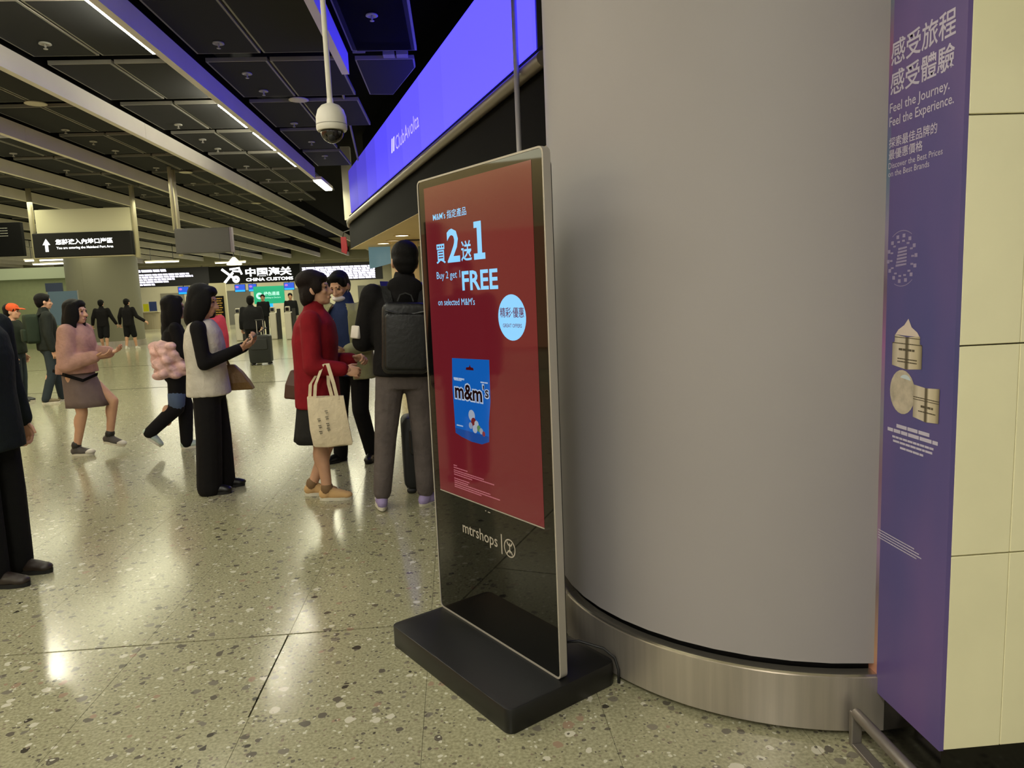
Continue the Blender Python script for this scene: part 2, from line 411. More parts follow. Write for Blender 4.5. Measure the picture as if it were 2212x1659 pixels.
for x, y, lab in ((-1.842, 9.676, 'white round ceiling speaker on the seam left of the dome camera'), (-4.995, 9.591, 'white round ceiling speaker near the left photo edge'), (-5.03, 14.66, 'white round ceiling speaker midway along the third bay'), (-4.996, 19.49, 'small far round ceiling speaker deep in the third bay')):
    o = tag(link('ceiling_speaker', spk_me, None, None, True, (x, y, ZP-0.004)), lab, 'ceiling speaker', 'round ceiling speakers')

# ------------------------------------------------------------------ round column
CX, CY, CR = 1.307, 2.891, 0.93
col = group_empty('column', (CX, CY, 0))
M_col = mat('column_panel', (152, 147, 147), 0.6, var=0.03, vscale=1.5)
def arc_shell(bm, r0, r1, z0, z1, a0, a1, n):
    R = []
    for k in range(n+1):
        a = a0 + (a1-a0)*k/n; c, s = math.cos(a), math.sin(a)
        R.append([bm.verts.new(p) for p in ((r0*c, r0*s, z0), (r1*c, r1*s, z0), (r1*c, r1*s, z1), (r0*c, r0*s, z1))])
    skin(bm, R)
NSEG = 2
for k in range(NSEG):
    a0 = math.radians(130) + 2*PI*k/NSEG; a1 = a0 + 2*PI/NSEG - 0.003
    bm = bmesh.new(); arc_shell(bm, CR-0.06, CR-0.022, 0.232, 4.7, a0, a1, 24); auto_smooth(obj('cladding_panel', bm, M_col, col))
bm = bmesh.new(); disc_lathe(bm, [(CR-0.05, 0.02), (CR-0.05, 4.7)], 64); obj('core', bm, M_dark, col, True)
for k in range(3):
    a0 = math.radians(190) + 2*PI*k/3; a1 = a0 + 2*PI/3 - 0.003
    bm = bmesh.new(); arc_shell(bm, CR-0.04, CR, 0.022, 0.196, a0, a1, 36); auto_smooth(obj('skirting_panel', bm, M_steel, col))
    bm = bmesh.new(); arc_shell(bm, CR-0.04, CR-0.004, 0.196, 0.206, a0, a1, 36); auto_smooth(obj('skirting_edge', bm, mat('polished_steel', (205, 198, 186), 0.2, 0.9), col))

# ------------------------------------------------------------------ right wall: purple advert, cream stone slabs, black plinth
WX, WY = 1.233, 1.681
wall_r = group_empty('wall_right', (WX, WY, 0))
bm = bmesh.new(); box(bm, 0.012, 3.6, 0.012, 0.5, 0.147, 4.7); obj('backing', bm, mat('wall_backing', (70, 62, 44), 0.9), wall_r)
bm = bmesh.new(); box(bm, 0.022, 3.6, 0.022, 0.5, 0.0, 0.147); obj('plinth', bm, M_black, wall_r)
zs = [0.147, 0.690, 1.236, 1.790, 2.340, 2.890, 3.440, 3.99, 4.54]
xs = [0.012, 0.172, 0.78, 1.39, 2.0, 2.6]
for i in range(len(xs)-1):
    for j in range(len(zs)-1):
        bm = bmesh.new(); box(bm, xs[i]+0.0008, xs[i+1]-0.0008, 0.0, 0.03, zs[j]+0.0018, zs[j+1]-0.0018); bevel(bm, 0.0015, 1)
        obj('stone_slab', bm, M_cream, wall_r)
# advert: a flat printed board on the side of the wall (local x runs towards the camera, z up)
ad = thing('advert_board', 'tall purple advertising board printed with skincare jars beside the round column', 'advertisement', (WX, 2.25, 0), -PI/2)
def ad_u(Y): return 2.25 - Y
M_purple = bpy.data.materials.new('purple_print'); M_purple.use_nodes = True
nt = M_purple.node_tree; b = nt.nodes['Principled BSDF']; b.inputs['Roughness'].default_value = 0.35
tc = nt.nodes.new('ShaderNodeTexCoord'); mp = nt.nodes.new('ShaderNodeMapping'); mp.inputs['Scale'].default_value = (2.2, 1, 0.8); nt.links.new(tc.outputs['Object'], mp.inputs[0])
nz = nt.nodes.new('ShaderNodeTexNoise'); nz.inputs['Scale'].default_value = 1.6; nz.inputs['Detail'].default_value = 2; nt.links.new(mp.outputs[0], nz.inputs['Vector'])
cr = nt.nodes.new('ShaderNodeValToRGB'); nt.links.new(nz.outputs['Fac'], cr.inputs[0])
e = cr.color_ramp.elements; e[0].position = 0.3; e[0].color = lin((76, 74, 130)); e[1].position = 0.72; e[1].color = lin((104, 84, 138))
nt.links.new(cr.outputs[0], b.inputs['Base Color'])
bm = bmesh.new(); box(bm, ad_u(1.970), ad_u(WY), 0.0, 0.012, 0.147, 4.6); obj('board', bm, M_purple, ad)
# iridescent printed margin strip next to the column
M_irid = bpy.data.materials.new('iridescent_print'); M_irid.use_nodes = True
nt = M_irid.node_tree; b = nt.nodes['Principled BSDF']; b.inputs['Roughness'].default_value = 0.4
tc = nt.nodes.new('ShaderNodeTexCoord'); sx = nt.nodes.new('ShaderNodeSeparateXYZ'); nt.links.new(tc.outputs['Object'], sx.inputs[0])
mr = nt.nodes.new('ShaderNodeMapRange'); mr.inputs[1].default_value = 0.15; mr.inputs[2].default_value = 2.2; nt.links.new(sx.outputs[2], mr.inputs[0])
cr = nt.nodes.new('ShaderNodeValToRGB'); nt.links.new(mr.outputs[0], cr.inputs[0])
stops = ((0.0, (190, 120, 110)), (0.06, (180, 140, 110)), (0.16, (120, 105, 110)), (0.22, (150, 125, 160)), (0.33, (130, 100, 120)), (0.42, (130, 130, 140)), (0.52, (150, 100, 150)), (0.6, (110, 90, 110)), (0.68, (140, 130, 160)), (0.76, (90, 115, 140)), (0.86, (100, 80, 140)), (0.92, (140, 90, 130)), (1.0, (90, 120, 135)))
while len(cr.color_ramp.elements) < len(stops): cr.color_ramp.elements.new(0.5)
for el, (p, c) in zip(cr.color_ramp.elements, stops): el.position = p; el.color = lin(c)
nt.links.new(cr.outputs[0], b.inputs['Base Color'])
bm = bmesh.new(); box(bm, ad_u(2.06), ad_u(1.970), 0.0, 0.012, 0.147, 4.6); obj('margin_strip', bm, M_irid, ad)
ATXT = mat('advert_lettering', (186, 180, 200), 0.6)
ey = -0.0006
for nm, s, (ya, yb, z0, z1), bo in (('heading', '感受旅程', (1.977, 1.720, 1.985, 2.052), 0.012), ('heading', '感受體驗', (1.977, 1.721, 1.908, 1.972), 0.012),
        ('slogan', 'Feel the Journey.', (1.978, 1.735, 1.855, 1.888), 0.006), ('slogan', 'Feel the Experience.', (1.978, 1.718, 1.818, 1.851), 0.006),
        ('caption', '探索最佳品牌的', (1.977, 1.776, 1.768, 1.796), 0.006), ('caption', '最優惠價格', (1.977, 1.831, 1.736, 1.763), 0.006),
        ('caption', 'Discover the Best Prices', (1.977, 1.752, 1.712, 1.728), 0.0), ('caption', 'on the Best Brands', (1.977, 1.802, 1.690, 1.706), 0.0)):
    text(nm, s, ATXT, ad, (ad_u(ya), ad_u(yb), z0, z1), y=ey, bold=bo)
# round emblem of faint marks
uc, zc = ad_u(1.905), 1.462
bm = bmesh.new()
for a0, a1 in ((1.0, 2.2), (4.3, 5.4)):
    n = 16; R = []
    for k in range(n+1):
        a = a0 + (a1-a0)*k/n
        R.append([bm.verts.new((uc + r*math.cos(a), ey, zc + r*math.sin(a))) for r in (0.0745, 0.0765)])
    skin(bm, R, False, False, close=False)
for k in range(14):
    a = 2*PI*k/14 + 0.1
    for rr, h in ((0.062, 0.010), (0.048, 0.005)):
        c = (uc + rr*math.cos(a), zc + rr*math.sin(a)); w = h*(0.6 if rr > 0.05 else 1.2)
        plate(bm, [(c[0]-w, c[1]-h/2), (c[0]+w, c[1]-h/2), (c[0]+w, c[1]+h/2), (c[0]-w, c[1]+h/2)], ey-0.0002, ey)
for k in range(6):
    z = zc - 0.022 + k*0.009
    plate(bm, [(uc-0.026+0.004*k*0.5, z), (uc+0.022, z+0.004), (uc+0.022, z+0.009), (uc-0.026+0.004*k*0.5, z+0.006)], ey-0.0002, ey)
obj('emblem', bm, mat('emblem_print', (140, 130, 165), 0.6), ad)
# printed jars
M_jar = bpy.data.materials.new('silver_print'); M_jar.use_nodes = True
nt = M_jar.node_tree; b = nt.nodes['Principled BSDF']; b.inputs['Roughness'].default_value = 0.5
at = nt.nodes.new('ShaderNodeUVMap'); sx = nt.nodes.new('ShaderNodeSeparateXYZ'); nt.links.new(at.outputs[0], sx.inputs[0])
cr = nt.nodes.new('ShaderNodeValToRGB'); nt.links.new(sx.outputs[0], cr.inputs[0])
stops = ((0, (150, 140, 120)), (0.2, (200, 190, 172)), (0.42, (190, 178, 158)), (0.47, (88, 80, 62)), (0.53, (96, 86, 66)), (0.6, (205, 194, 172)), (0.85, (180, 168, 140)), (1, (108, 98, 80)))
while len(cr.color_ramp.elements) < len(stops): cr.color_ramp.elements.new(0.5)
for el, (p, c) in zip(cr.color_ramp.elements, stops): el.position = p; el.color = lin(c)
nt.links.new(cr.outputs[0], b.inputs['Base Color'])
def flat(name, pts, m, parent, y, uv=False):
    bm = bmesh.new(); f = bm.faces.new([bm.verts.new((u, y, v)) for u, v in pts])
    if uv:
        l = bm.loops.layers.uv.new('UVMap'); us = [p[0] for p in pts]; a, c = min(us), max(us)
        for lp in f.loops: lp[l].uv = ((lp.vert.co.x-a)/(c-a), lp.vert.co.z)
    me = bpy.data.meshes.new(name); bm.to_mesh(me); bm.free(); return link(name, me, m, parent)
def arc_pts(c, r, a0, a1, n, rz=None):
    rz = rz or r
    return [(c[0] + r*math.cos(a0+(a1-a0)*k/n), c[1] + rz*math.sin(a0+(a1-a0)*k/n)) for k in range(n+1)]
M_line = mat('jar_line_print', (84, 76, 60), 0.6)
u0, u1 = ad_u(1.935), ad_u(1.805); um = (u0+u1)/2
flat('printed_cream_swirl', [(u0+0.012, 1.252), (u1-0.012, 1.250), (u1-0.022, 1.262), (um+0.018, 1.275), (um+0.003, 1.298), (um-0.014, 1.280), (u0+0.025, 1.266)], mat('cream_print', (205, 190, 180), 0.6), ad, -0.0008)
flat('printed_jar', [(u0, 1.165), (um, 1.158), (u1, 1.165), (u1, 1.225), (u1-0.010, 1.232), (u1-0.010, 1.252), (um, 1.247), (u0+0.010, 1.252), (u0+0.010, 1.232), (u0, 1.225)], M_jar, ad, -0.0010, True)
bars('printed_jar_lettering', [(um-0.035, um+0.035, 1.212, 0.006), (um-0.04, um+0.045, 1.186, 0.003), (um-0.04, um+0.045, 1.178, 0.003), (u0, u1, 1.2285, 0.0025), (u0+0.01, u1-0.01, 1.245, 0.002)], M_line, ad, -0.0016, 0.0003)
c = (ad_u(1.885), 1.093)
flat('printed_pebble', arc_pts(c, 0.056, 0, 2*PI, 24, 0.062)[:-1], mat('pebble_print', (178, 168, 150), 0.5, var=0.25, vscale=30), ad, -0.0009)
flat('printed_pebble_shine', arc_pts((c[0]+0.012, c[1]+0.03), 0.026, 0.3, 2.6, 12, 0.02), mat('shine_print', (190, 205, 212), 0.5), ad, -0.0012)
u0, u1 = ad_u(1.835), ad_u(1.730); um = (u0+u1)/2
flat('printed_jar', [(u0, 1.032), (um, 1.026), (u1, 1.031), (u1, 1.122), (um, 1.117), (u0, 1.121)], M_jar, ad, -0.0012, True)
bars('printed_jar_lettering', [(um-0.02, um+0.03, 1.066, 0.006), (um-0.03, um+0.04, 1.052, 0.003), (u0, u1, 1.088, 0.0025), (u0, u1, 1.082, 0.002)], M_line, ad, -0.0017, 0.0003)
bars('small_print', [(ad_u(1.906), ad_u(1.764), 0.994, 0.010), (ad_u(1.947), ad_u(1.729), 0.978, 0.010), (ad_u(1.924), ad_u(1.746), 0.960, 0.006), (ad_u(1.92), ad_u(1.75), 0.948, 0.006), (ad_u(1.887), ad_u(1.786), 0.934, 0.006),
     (ad_u(1.98), ad_u(1.811), 0.664, 0.003), (ad_u(1.98), ad_u(1.79), 0.656, 0.003), (ad_u(1.98), ad_u(1.78), 0.648, 0.003), (ad_u(1.98), ad_u(1.80), 0.640, 0.003)], ATXT, ad, ey-0.0004, 0.0003)
# bumper rail
t = thing('bumper_rail', 'low grey steel bumper rail in front of the black plinth', 'rail', (1.15, 1.935, 0))
M_rail = mat('rail_steel', (140, 134, 128), 0.38, 0.7)
bm = bmesh.new()
tube(bm, [(0, 0, 0.105), (0, -0.33, 0.105), (0.005, -0.352, 0.098), (0.03, -0.372, 0.085), (0.075, -0.38, 0.08)], 0.017, 12); auto_smooth(obj('handrail_tube', bm, M_rail, t))
bm = bmesh.new(); box(bm, -0.017, 0.017, -0.006, 0.012, 0.0, 0.112); bevel(bm, 0.004); obj('end_post', bm, M_rail, t)
bm = bmesh.new(); box(bm, -0.017, 0.017, -0.36, -0.006, 0.0, 0.012); bevel(bm, 0.003); obj('foot_bar', bm, M_rail, t)

# ------------------------------------------------------------------ advertising kiosk
K = thing('advertising_kiosk', 'tall slim digital advertising kiosk with a red screen and black base', 'display kiosk', (-0.116, 2.935, 0), math.atan2(-0.845, 0.534))
bm = bmesh.new(); plate(bm, rrect(-0.008, 0.802, -0.245, 0.235, 0.03), 0.0, 0.087, 'xy'); bevel(bm, 0.004, 2); auto_smooth(obj('base', bm, mat('kiosk_base', (13, 13, 14), 0.38), K))
bm = bmesh.new()
A = rrect(-0.015, 0.776, 0.0875, 1.863, 0.022); B = rrect(-0.0085, 0.7695, 0.094, 1.8565, 0.016)
ra = [bm.verts.new((u, -0.002, v)) for u, v in A]; rb = [bm.verts.new((u, 0.028, v)) for u, v in A]
ia = [bm.verts.new((u, -0.002, v)) for u, v in B]; ib = [bm.verts.new((u, 0.028, v)) for u, v in B]
for P, Q in ((ra, rb), (rb, ib), (ib, ia), (ia, ra)): skin(bm, [P, Q], False, False)
auto_smooth(obj('frame', bm, M_frame, K))
M_glass = mat('kiosk_glass', (9, 9, 9), 0.03, spec=0.42)
bm = bmesh.new(); plate(bm, B, 0.0, 0.020); obj('front_glass', bm, M_glass, K)
bm = bmesh.new(); plate(bm, rrect(0.02, 0.742, 0.12, 1.83, 0.02), 0.0285, 0.06); obj('rear_cover', bm, M_dark, K)
# the picture shown on the screen: an emissive display under glass
def emis(name, rgb, strength, gloss=0.06):
    m = mat(name, rgb, gloss, emit=strength, spec=0.55); return m
M_red = emis('screen_red', (106, 27, 36), 0.72)
M_cyan = emis('screen_white', (128, 200, 248), 1.0)
scr = flat('screen', [(0.035, 0.616), (0.7145, 0.616), (0.7145, 1.828), (0.035, 1.828)], M_red, K, -0.0006)
for nm, s, bx, bo in (('screen_lettering', "M&M's 指定產品", (0.094, 0.329, 1.697, 1.728), 0.004), ('screen_lettering', '買', (0.104, 0.172, 1.533, 1.607), 0.012), ('screen_numeral', '2', (0.186, 0.274, 1.533, 1.658), 0.02),
        ('screen_lettering', '送', (0.282, 0.352, 1.533, 1.607), 0.012), ('screen_lettering', 'Buy 2 get 1', (0.099, 0.268, 1.466, 1.502), 0.0),
        ('screen_lettering', 'FREE', (0.279, 0.507, 1.426, 1.497), 0.022), ('screen_lettering', "on selected M&M's", (0.099, 0.357, 1.372, 1.398), 0.0)):
    text(nm, s, M_cyan, scr, bx, y=-0.0009, bold=bo)
flat('screen_numeral', [(0.366, 1.534), (0.438, 1.534), (0.438, 1.556), (0.419, 1.556), (0.419, 1.668), (0.372, 1.668), (0.372, 1.646), (0.391, 1.646), (0.391, 1.556), (0.366, 1.556)], M_cyan, scr, -0.0009)
cdisc = flat('screen_roundel', arc_pts((0.579, 1.327), 0.079, 0, 2*PI, 40)[:-1], M_cyan, scr, -0.0009)
M_mar = emis('screen_maroon', (100, 40, 90), 0.5)
text('roundel_lettering', '精彩‧優惠', M_mar, scr, (0.512, 0.648, 1.327, 1.362), y=-0.0012, bold=0.008)
text('roundel_lettering', 'GREAT OFFERS', M_mar, scr, (0.526, 0.634, 1.293, 1.306), y=-0.0012, bold=0.004)
M_blue = emis('screen_blue', (18, 92, 180), 0.75); M_blue2 = emis('screen_deep_blue', (30, 74, 150), 0.7)
pk = [(0.180, 1.168), (0.432, 1.174), (0.428, 1.02), (0.412, 0.94), (0.408, 0.868), (0.36, 0.852), (0.29, 0.852), (0.22, 0.862), (0.178, 0.872), (0.176, 0.95), (0.172, 1.05)]
flat('screen_sweet_packet', pk, M_blue, scr, -0.0009)
flat('screen_packet_base', [(0.178, 0.893), (0.408, 0.888), (0.408, 0.868), (0.36, 0.852), (0.29, 0.852), (0.22, 0.862), (0.178, 0.872)], M_blue2, scr, -0.0010)
M_pw = emis('screen_pale', (165, 180, 205), 0.8); M_pb = emis('screen_brown', (40, 16, 16), 0.4)
text('packet_lettering', 'm&m', M_pw, scr, (0.184, 0.382, 1.006, 1.078), y=-0.0011, bold=0.075)
text('packet_lettering', "'s", M_pw, scr, (0.378, 0.424, 1.028, 1.082), y=-0.0011, bold=0.05)
text('packet_lettering', 'm&m', M_pb, scr, (0.190, 0.376, 1.012, 1.072), y=-0.0013, bold=0.025)
text('packet_lettering', "'s", M_pb, scr, (0.384, 0.419, 1.033, 1.077), y=-0.0013, bold=0.01)
bars('packet_small_print', [(0.185, 0.26, 1.090, 0.007), (0.188, 0.24, 1.084, 0.004), (0.37, 0.42, 1.088, 0.005), (0.19, 0.235, 0.905, 0.005)], M_pw, scr, -0.0013, 0.0002)
bm = bmesh.new(); plate(bm, [(0.275, 1.128), (0.328, 1.129), (0.326, 1.138), (0.309, 1.140), (0.304, 1.150), (0.299, 1.140), (0.277, 1.137)], -0.0014, -0.0011); obj('packet_hang_hole', bm, emis('screen_dark_red', (90, 16, 24), 0.4), scr)
for i, (u, v, r, rgb) in enumerate(((0.30, 0.955, 0.022, (170, 180, 200)), (0.312, 0.93, 0.018, (120, 40, 40)), (0.33, 0.925, 0.014, (180, 186, 196)), (0.345, 0.91, 0.013, (96, 140, 90)), (0.36, 0.902, 0.012, (160, 166, 180)), (0.318, 0.905, 0.016, (176, 184, 200)), (0.376, 0.894, 0.010, (140, 60, 70)), (0.29, 0.915, 0.013, (150, 160, 186)))):
    flat('packet_sweet', arc_pts((u, v), r, 0, 2*PI, 16)[:-1], emis('screen_sweet_%d' % i, rgb, 0.6), scr, -0.0013 - i*0.00003)
bars('screen_small_print', [(0.150, 0.175, 0.737, 0.004), (0.150, 0.25, 0.728, 0.004), (0.150, 0.36, 0.717, 0.004), (0.150, 0.43, 0.709, 0.004), (0.150, 0.28, 0.700, 0.004), (0.150, 0.26, 0.684, 0.004), (0.150, 0.25, 0.675, 0.004), (0.150, 0.40, 0.667, 0.004), (0.150, 0.46, 0.658, 0.004), (0.150, 0.34, 0.650, 0.004)], emis('screen_pink', (190, 110, 120), 0.6), scr, -0.0010, 0.0002)
bm = bmesh.new(); box(bm, 0.035, 0.7145, -0.001, 0.0, 0.611, 0.615); obj('screen_edge', bm, M_frame, K)
M_logo = mat('logo_grey', (168, 160, 148), 0.5)
text('logo_lettering', 'mtrshops', M_logo, K, (0.194, 0.432, 0.455, 0.515), y=-0.0008, bold=0.004)
bm = bmesh.new(); box(bm, 0.455, 0.461, -0.0008, 0.0, 0.452, 0.528); obj('logo_divider', bm, M_logo, K)
bm = bmesh.new()
def ring(bm, c, r0_, r1_, a0=0, a1=2*PI, n=32, y=-0.0008, sx_=1.0):
    R = []
    for k in range(n+1):
        a = a0 + (a1-a0)*k/n
        R.append([bm.verts.new((c[0] + r*math.cos(a)*sx_, y, c[1] + r*math.sin(a))) for r in (r0_, r1_)])
    skin(bm, R, False, False, close=False)
ring(bm, (0.508, 0.487), 0.030, 0.035, sx_=1.0)
ring(bm, (0.508, 0.512), 0.012, 0.018, PI*1.05, PI*1.95, 14); ring(bm, (0.508, 0.462), 0.012, 0.018, PI*0.05, PI*0.95, 14)
plate(bm, [(0.5055, 0.468), (0.5105, 0.468), (0.5105, 0.506), (0.5055, 0.506)], -0.0009, -0.0005)
obj('logo_roundel', bm, M_logo, K)
bm = bmesh.new(); box(bm, 0.360, 0.366, -0.001, 0, 0.594, 0.597); box(bm, 0.378, 0.392, -0.001, 0, 0.593, 0.596); o = obj('sensor_window', bm, M_logo, K)
bm = bmesh.new(); pts = []
pts = [(0.58, 0.065, 0.09), (0.62, 0.10, 0.13), (0.69, 0.16, 0.145), (0.76, 0.215, 0.125), (0.793, 0.238, 0.095), (0.806, 0.243, 0.05), (0.812, 0.236, 0.006)]
tube(bm, pts, 0.005, 8); obj('power_cable', bm, M_dark, K, True)

# ------------------------------------------------------------------ shop front with the long video screen
SR = V(-0.145, 8.485, 0); SRZ = math.radians(-74.8)
led = thing('video_screen', 'long glowing violet video screen running along the shop front', 'video screen', SR, SRZ)
LZ0, LZ1 = 3.157, 4.005
def led_mat(i, k):
    c = (98+k*11, 86+k*11, 235); 
    m = mat('led_violet_%d' % i, tuple(min(255, v) for v in c), 0.7, emit=1.0, spec=0.08)
    g = lin(c[:2] + (255,)); m.node_tree.nodes['Principled BSDF'].inputs['Emission Color'].default_value = (g[0], g[1], (0.50, 0.62, 0.80, 1.0, 1.4, 2.2, 3.6, 4.5, 4.5, 4.5)[i], 1)
    return m
segsx = [(-7.30, -3.9, -2.0), (-3.9, -1.72, -0.6), (-1.72, 1.55, 0.6), (1.55, 3.10, 1.2)]
bounds = [-7.30, -6.1, -4.9, -3.9, -2.8, -1.72, -0.6, 0.5, 1.55, 2.4, 3.10]
for i in range(len(bounds)-1):
    a, b_ = bounds[i], bounds[i+1]; k = -2.5 + 3.9*min(1, (i+0.5)/7)
    bm = bmesh.new(); box(bm, a, b_, 0.0, 0.03, LZ0, LZ1); obj('screen_module', bm, led_mat(i, k), led)
bm = bmesh.new(); box(bm, -7.32, 3.12, 0.032, 0.30, LZ0-0.02, LZ1+0.04); obj('cabinet', bm, mat('led_cabinet', (64, 62, 60), 0.6), led)
M_ledtxt = mat('led_lettering', (196, 180, 255), 0.5, emit=1.0)
text('screen_lettering', 'ClubAvolta', M_ledtxt, led, (-2.17, -0.66, 3.445, 3.635), y=-0.002, bold=0.0)
bm = bmesh.new()
for d in (0, 0.14):
    plate(bm, [(-2.50+d, 3.47), (-2.43+d, 3.47), (-2.36+d, 3.655), (-2.43+d, 3.655)], -0.004, -0.001)
obj('screen_emblem', bm, mat('led_emblem', (236, 226, 255), 0.5, emit=1.0), led)
shop = group_empty('wall_shop', SR, SRZ)
M_fascia = mat('fascia_black', (16, 15, 16), 0.8, spec=0.1)
M_beige = mat('shop_beige', (206, 184, 142), 0.6, var=0.03, vscale=2)
bm = bmesh.new(); box(bm, -8.2, 3.3, 0.06, 0.34, 2.47, 3.13); obj('fascia', bm, M_fascia, shop)
bm = bmesh.new(); tube(bm, [(3.3, 0.0, 3.045), (-7.4, 0.0, 3.045), (-7.9, 0.02, 3.04), (-8.6, 0.12, 3.02), (-9.0, 0.35, 3.0)], 0.055, 12); auto_smooth(obj('trim_rail', bm, mat('trim_bronze', (132, 122, 108), 0.42, 0.4), shop))
bm = bmesh.new(); box(bm, -8.2, 3.3, 0.02, 0.06, 3.09, 3.157); obj('shadow_gap', bm, M_void, shop)
bm = bmesh.new(); plate(bm, [(3.3, 0.05), (3.3, 4.5), (-6.8, 4.5), (-7.6, 1.2), (-8.2, 0.4), (-8.2, 0.05)], 2.465, 2.47+0.0, 'xy'); obj('soffit', bm, M_beige, shop)
bm = bmesh.new(); box(bm, -6.9, 3.3, 4.4, 4.5, 0, 2.465); obj('back_wall', bm, M_beige, shop)
bm = bmesh.new(); box(bm, -7.0, -5.6, 0.72, 1.0, 0, 2.465); obj('pier', bm, M_beige, shop)
bm = bmesh.new(); box(bm, 3.0, 3.3, 0.2, 4.4, 0, 4.7); obj('side_wall', bm, M_fascia, shop)
bm = bmesh.new(); box(bm, -7.3, 3.3, 0.34, 0.40, 3.13, 4.75); obj('upper_wall', bm, M_void, shop)
for s_ in (-5.6, -3.2):
    bm = bmesh.new(); box(bm, s_, s_+0.035, 0.75, 4.4, 2.44, 2.464); obj('soffit_track', bm, M_dark, shop)
bm = bmesh.new(); R = []
for k in range(13):
    a = PI/2*k/12
    R.append([bm.verts.new((-7.55 + 0.55*(1-math.cos(a)) , 0.35 + 0.75*math.sin(a), z)) for z in (2.0 + 0.25*(k/12), 2.462)])
skin(bm, R, False, False, close=False); auto_smooth(obj('curved_glass', bm, mat('blue_lit_glass', (150, 196, 206), 0.25, emit=0.25), shop))  # blue light on the panel put into its colour and faint glow
M_dl = mat('downlight_glow', (255, 240, 205), 0.5, emit=7)
for i, (x, y, lab) in enumerate(((-1.37, 14.856, 'far lit oval downlight in the beige shop soffit'), (-0.87, 13.063, 'brightest lit downlight in the beige shop soffit, nearest the kiosk'), (-1.112, 14.204, 'middle dim downlight in the beige shop soffit'))):
    t = thing('downlight', lab, 'downlight', (x, y, 2.465), 0, 'downlights in the shop soffit')
    bm = bmesh.new(); disc_lathe(bm, [(0.15, 0), (0.15, -0.012), (0.12, -0.012), (0.12, 0)], 20); obj('rim', bm, M_beige, t, True)
    bm = bmesh.new(); disc_lathe(bm, [(0, -0.006), (0.118, -0.006), (0.118, -0.001), (0, -0.001)], 20); obj('lens', bm, M_dl if i != 2 else mat('downlight_dim', (240, 220, 180), 0.5, emit=0.6), t)
# shelves at the back of the shop
for k in range(4):
    t = thing('shop_shelf', '%s lit beige display bay along the back wall of the shop' % ['furthest', 'third', 'second', 'nearest'][k], 'display shelf', tuple(Matrix.Rotation(SRZ, 3, 'Z') @ V(-5.0+k*2.0, 4.1, 0) + SR), SRZ, 'display bays in the shop')
    bm = bmesh.new(); box(bm, 0, 1.7, 0.22, 0.28, 0.0, 2.3); obj('back_panel', bm, mat('bay_panel', (190, 160, 120), 0.6), t)
    for z in (0.5, 1.0, 1.5):
        bm = bmesh.new(); box(bm, 0, 1.7, 0, 0.22, z, z+0.03); obj('shelf_board', bm, M_dark, t)
    bm = bmesh.new(); box(bm, 0.1, 1.6, 0.0, 0.05, 2.2, 2.24); obj('light_strip', bm, mat('bay_light', (255, 235, 200), 0.5, emit=5), t)
t = tag(struct(obj('trim_1', (lambda b_: (tube(b_, [(0, 0, 0), (0, 0, 4.6)], 0.021, 12), b_)[1])(bmesh.new()), mat('trim_steel', (176, 173, 178), 0.45, 0.15), None, True, tuple(Matrix.Rotation(SRZ, 3, 'Z') @ V(2.955, -0.08, 0) + SR))), 'slim steel upright at the near end of the video screen', 'trim')
del t['category']
bm = bmesh.new(); box(bm, -0.10, 0.10, 0.0, 0.18, 3.07, 4.6)
struct(obj('trim_2', bm, mat('cream_post', (222, 218, 196), 0.5), None, False, tuple(Matrix.Rotation(SRZ, 3, 'Z') @ V(-7.78, 0.02, 0) + SR)))
t = thing('red_sign', 'small red sign panel hanging at the far corner of the shop canopy', 'sign', (-2.62, 17.6, 2.44))
bm = bmesh.new(); plate(bm, [(0.0, 0.05), (0.10, 0.0), (0.135, 0.12), (0.12, 0.40), (0.0, 0.40)], 0, 0.10); obj('panel', bm, mat('sign_red', (200, 28, 40), 0.5, emit=0.35), t)
bm = bmesh.new(); tube(bm, [(0.04, 0.05, 0.39), (0.10, -0.10, 0.50), (0.42, -0.36, 0.565)], 0.012, 6); obj('bracket', bm, M_dark, t)

# ------------------------------------------------------------------ dome camera on its pole
t = thing('security_camera', 'white dome security camera hanging from a ceiling pole', 'camera', (-0.690, 4.6, 2.36))
bm = bmesh.new(); disc_lathe(bm, [(0, 0.225), (0.030, 0.225), (0.055, 0.215), (0.078, 0.190), (0.0905, 0.150), (0.0925, 0.095), (0.0925, 0.078), (0.086, 0.066), (0, 0.066)], 32); auto_smooth(obj('housing', bm, M_white_plastic, t))
bm = bmesh.new(); disc_lathe(bm, [(0.0935, 0.100), (0.0935, 0.104), (0.092, 0.104), (0.092, 0.100)], 32); obj('seam_ring', bm, mat('seam_grey', (150, 148, 140), 0.5), t, True)
bm = bmesh.new(); disc_lathe(bm, [(0.070, 0.066)] + [(0.070*math.cos(a), 0.066 - 0.072*math.sin(a)) for a in [PI/2*k/10 for k in range(1, 10)]] + [(0, -0.006)], 28); obj('dome_glass', bm, mat('dome_glass', (18, 14, 16), 0.05, spec=0.8), t, True)
bm = bmesh.new(); ell(bm, (0.0, -0.03, 0.03), (0.03, 0.032, 0.034)); obj('lens_unit', bm, M_dark, t, True)
bm = bmesh.new(); caps(bm, (0, 0, 0.21), (0, 0, 2.35), 0.0165, 0.0165, 14); obj('pole', bm, M_white_plastic, t, True)
bm = bmesh.new(); caps(bm, (0, 0, 0.215), (0, 0, 0.25), 0.021, 0.019, 14); obj('pole_collar', bm, M_white_plastic, t, True)

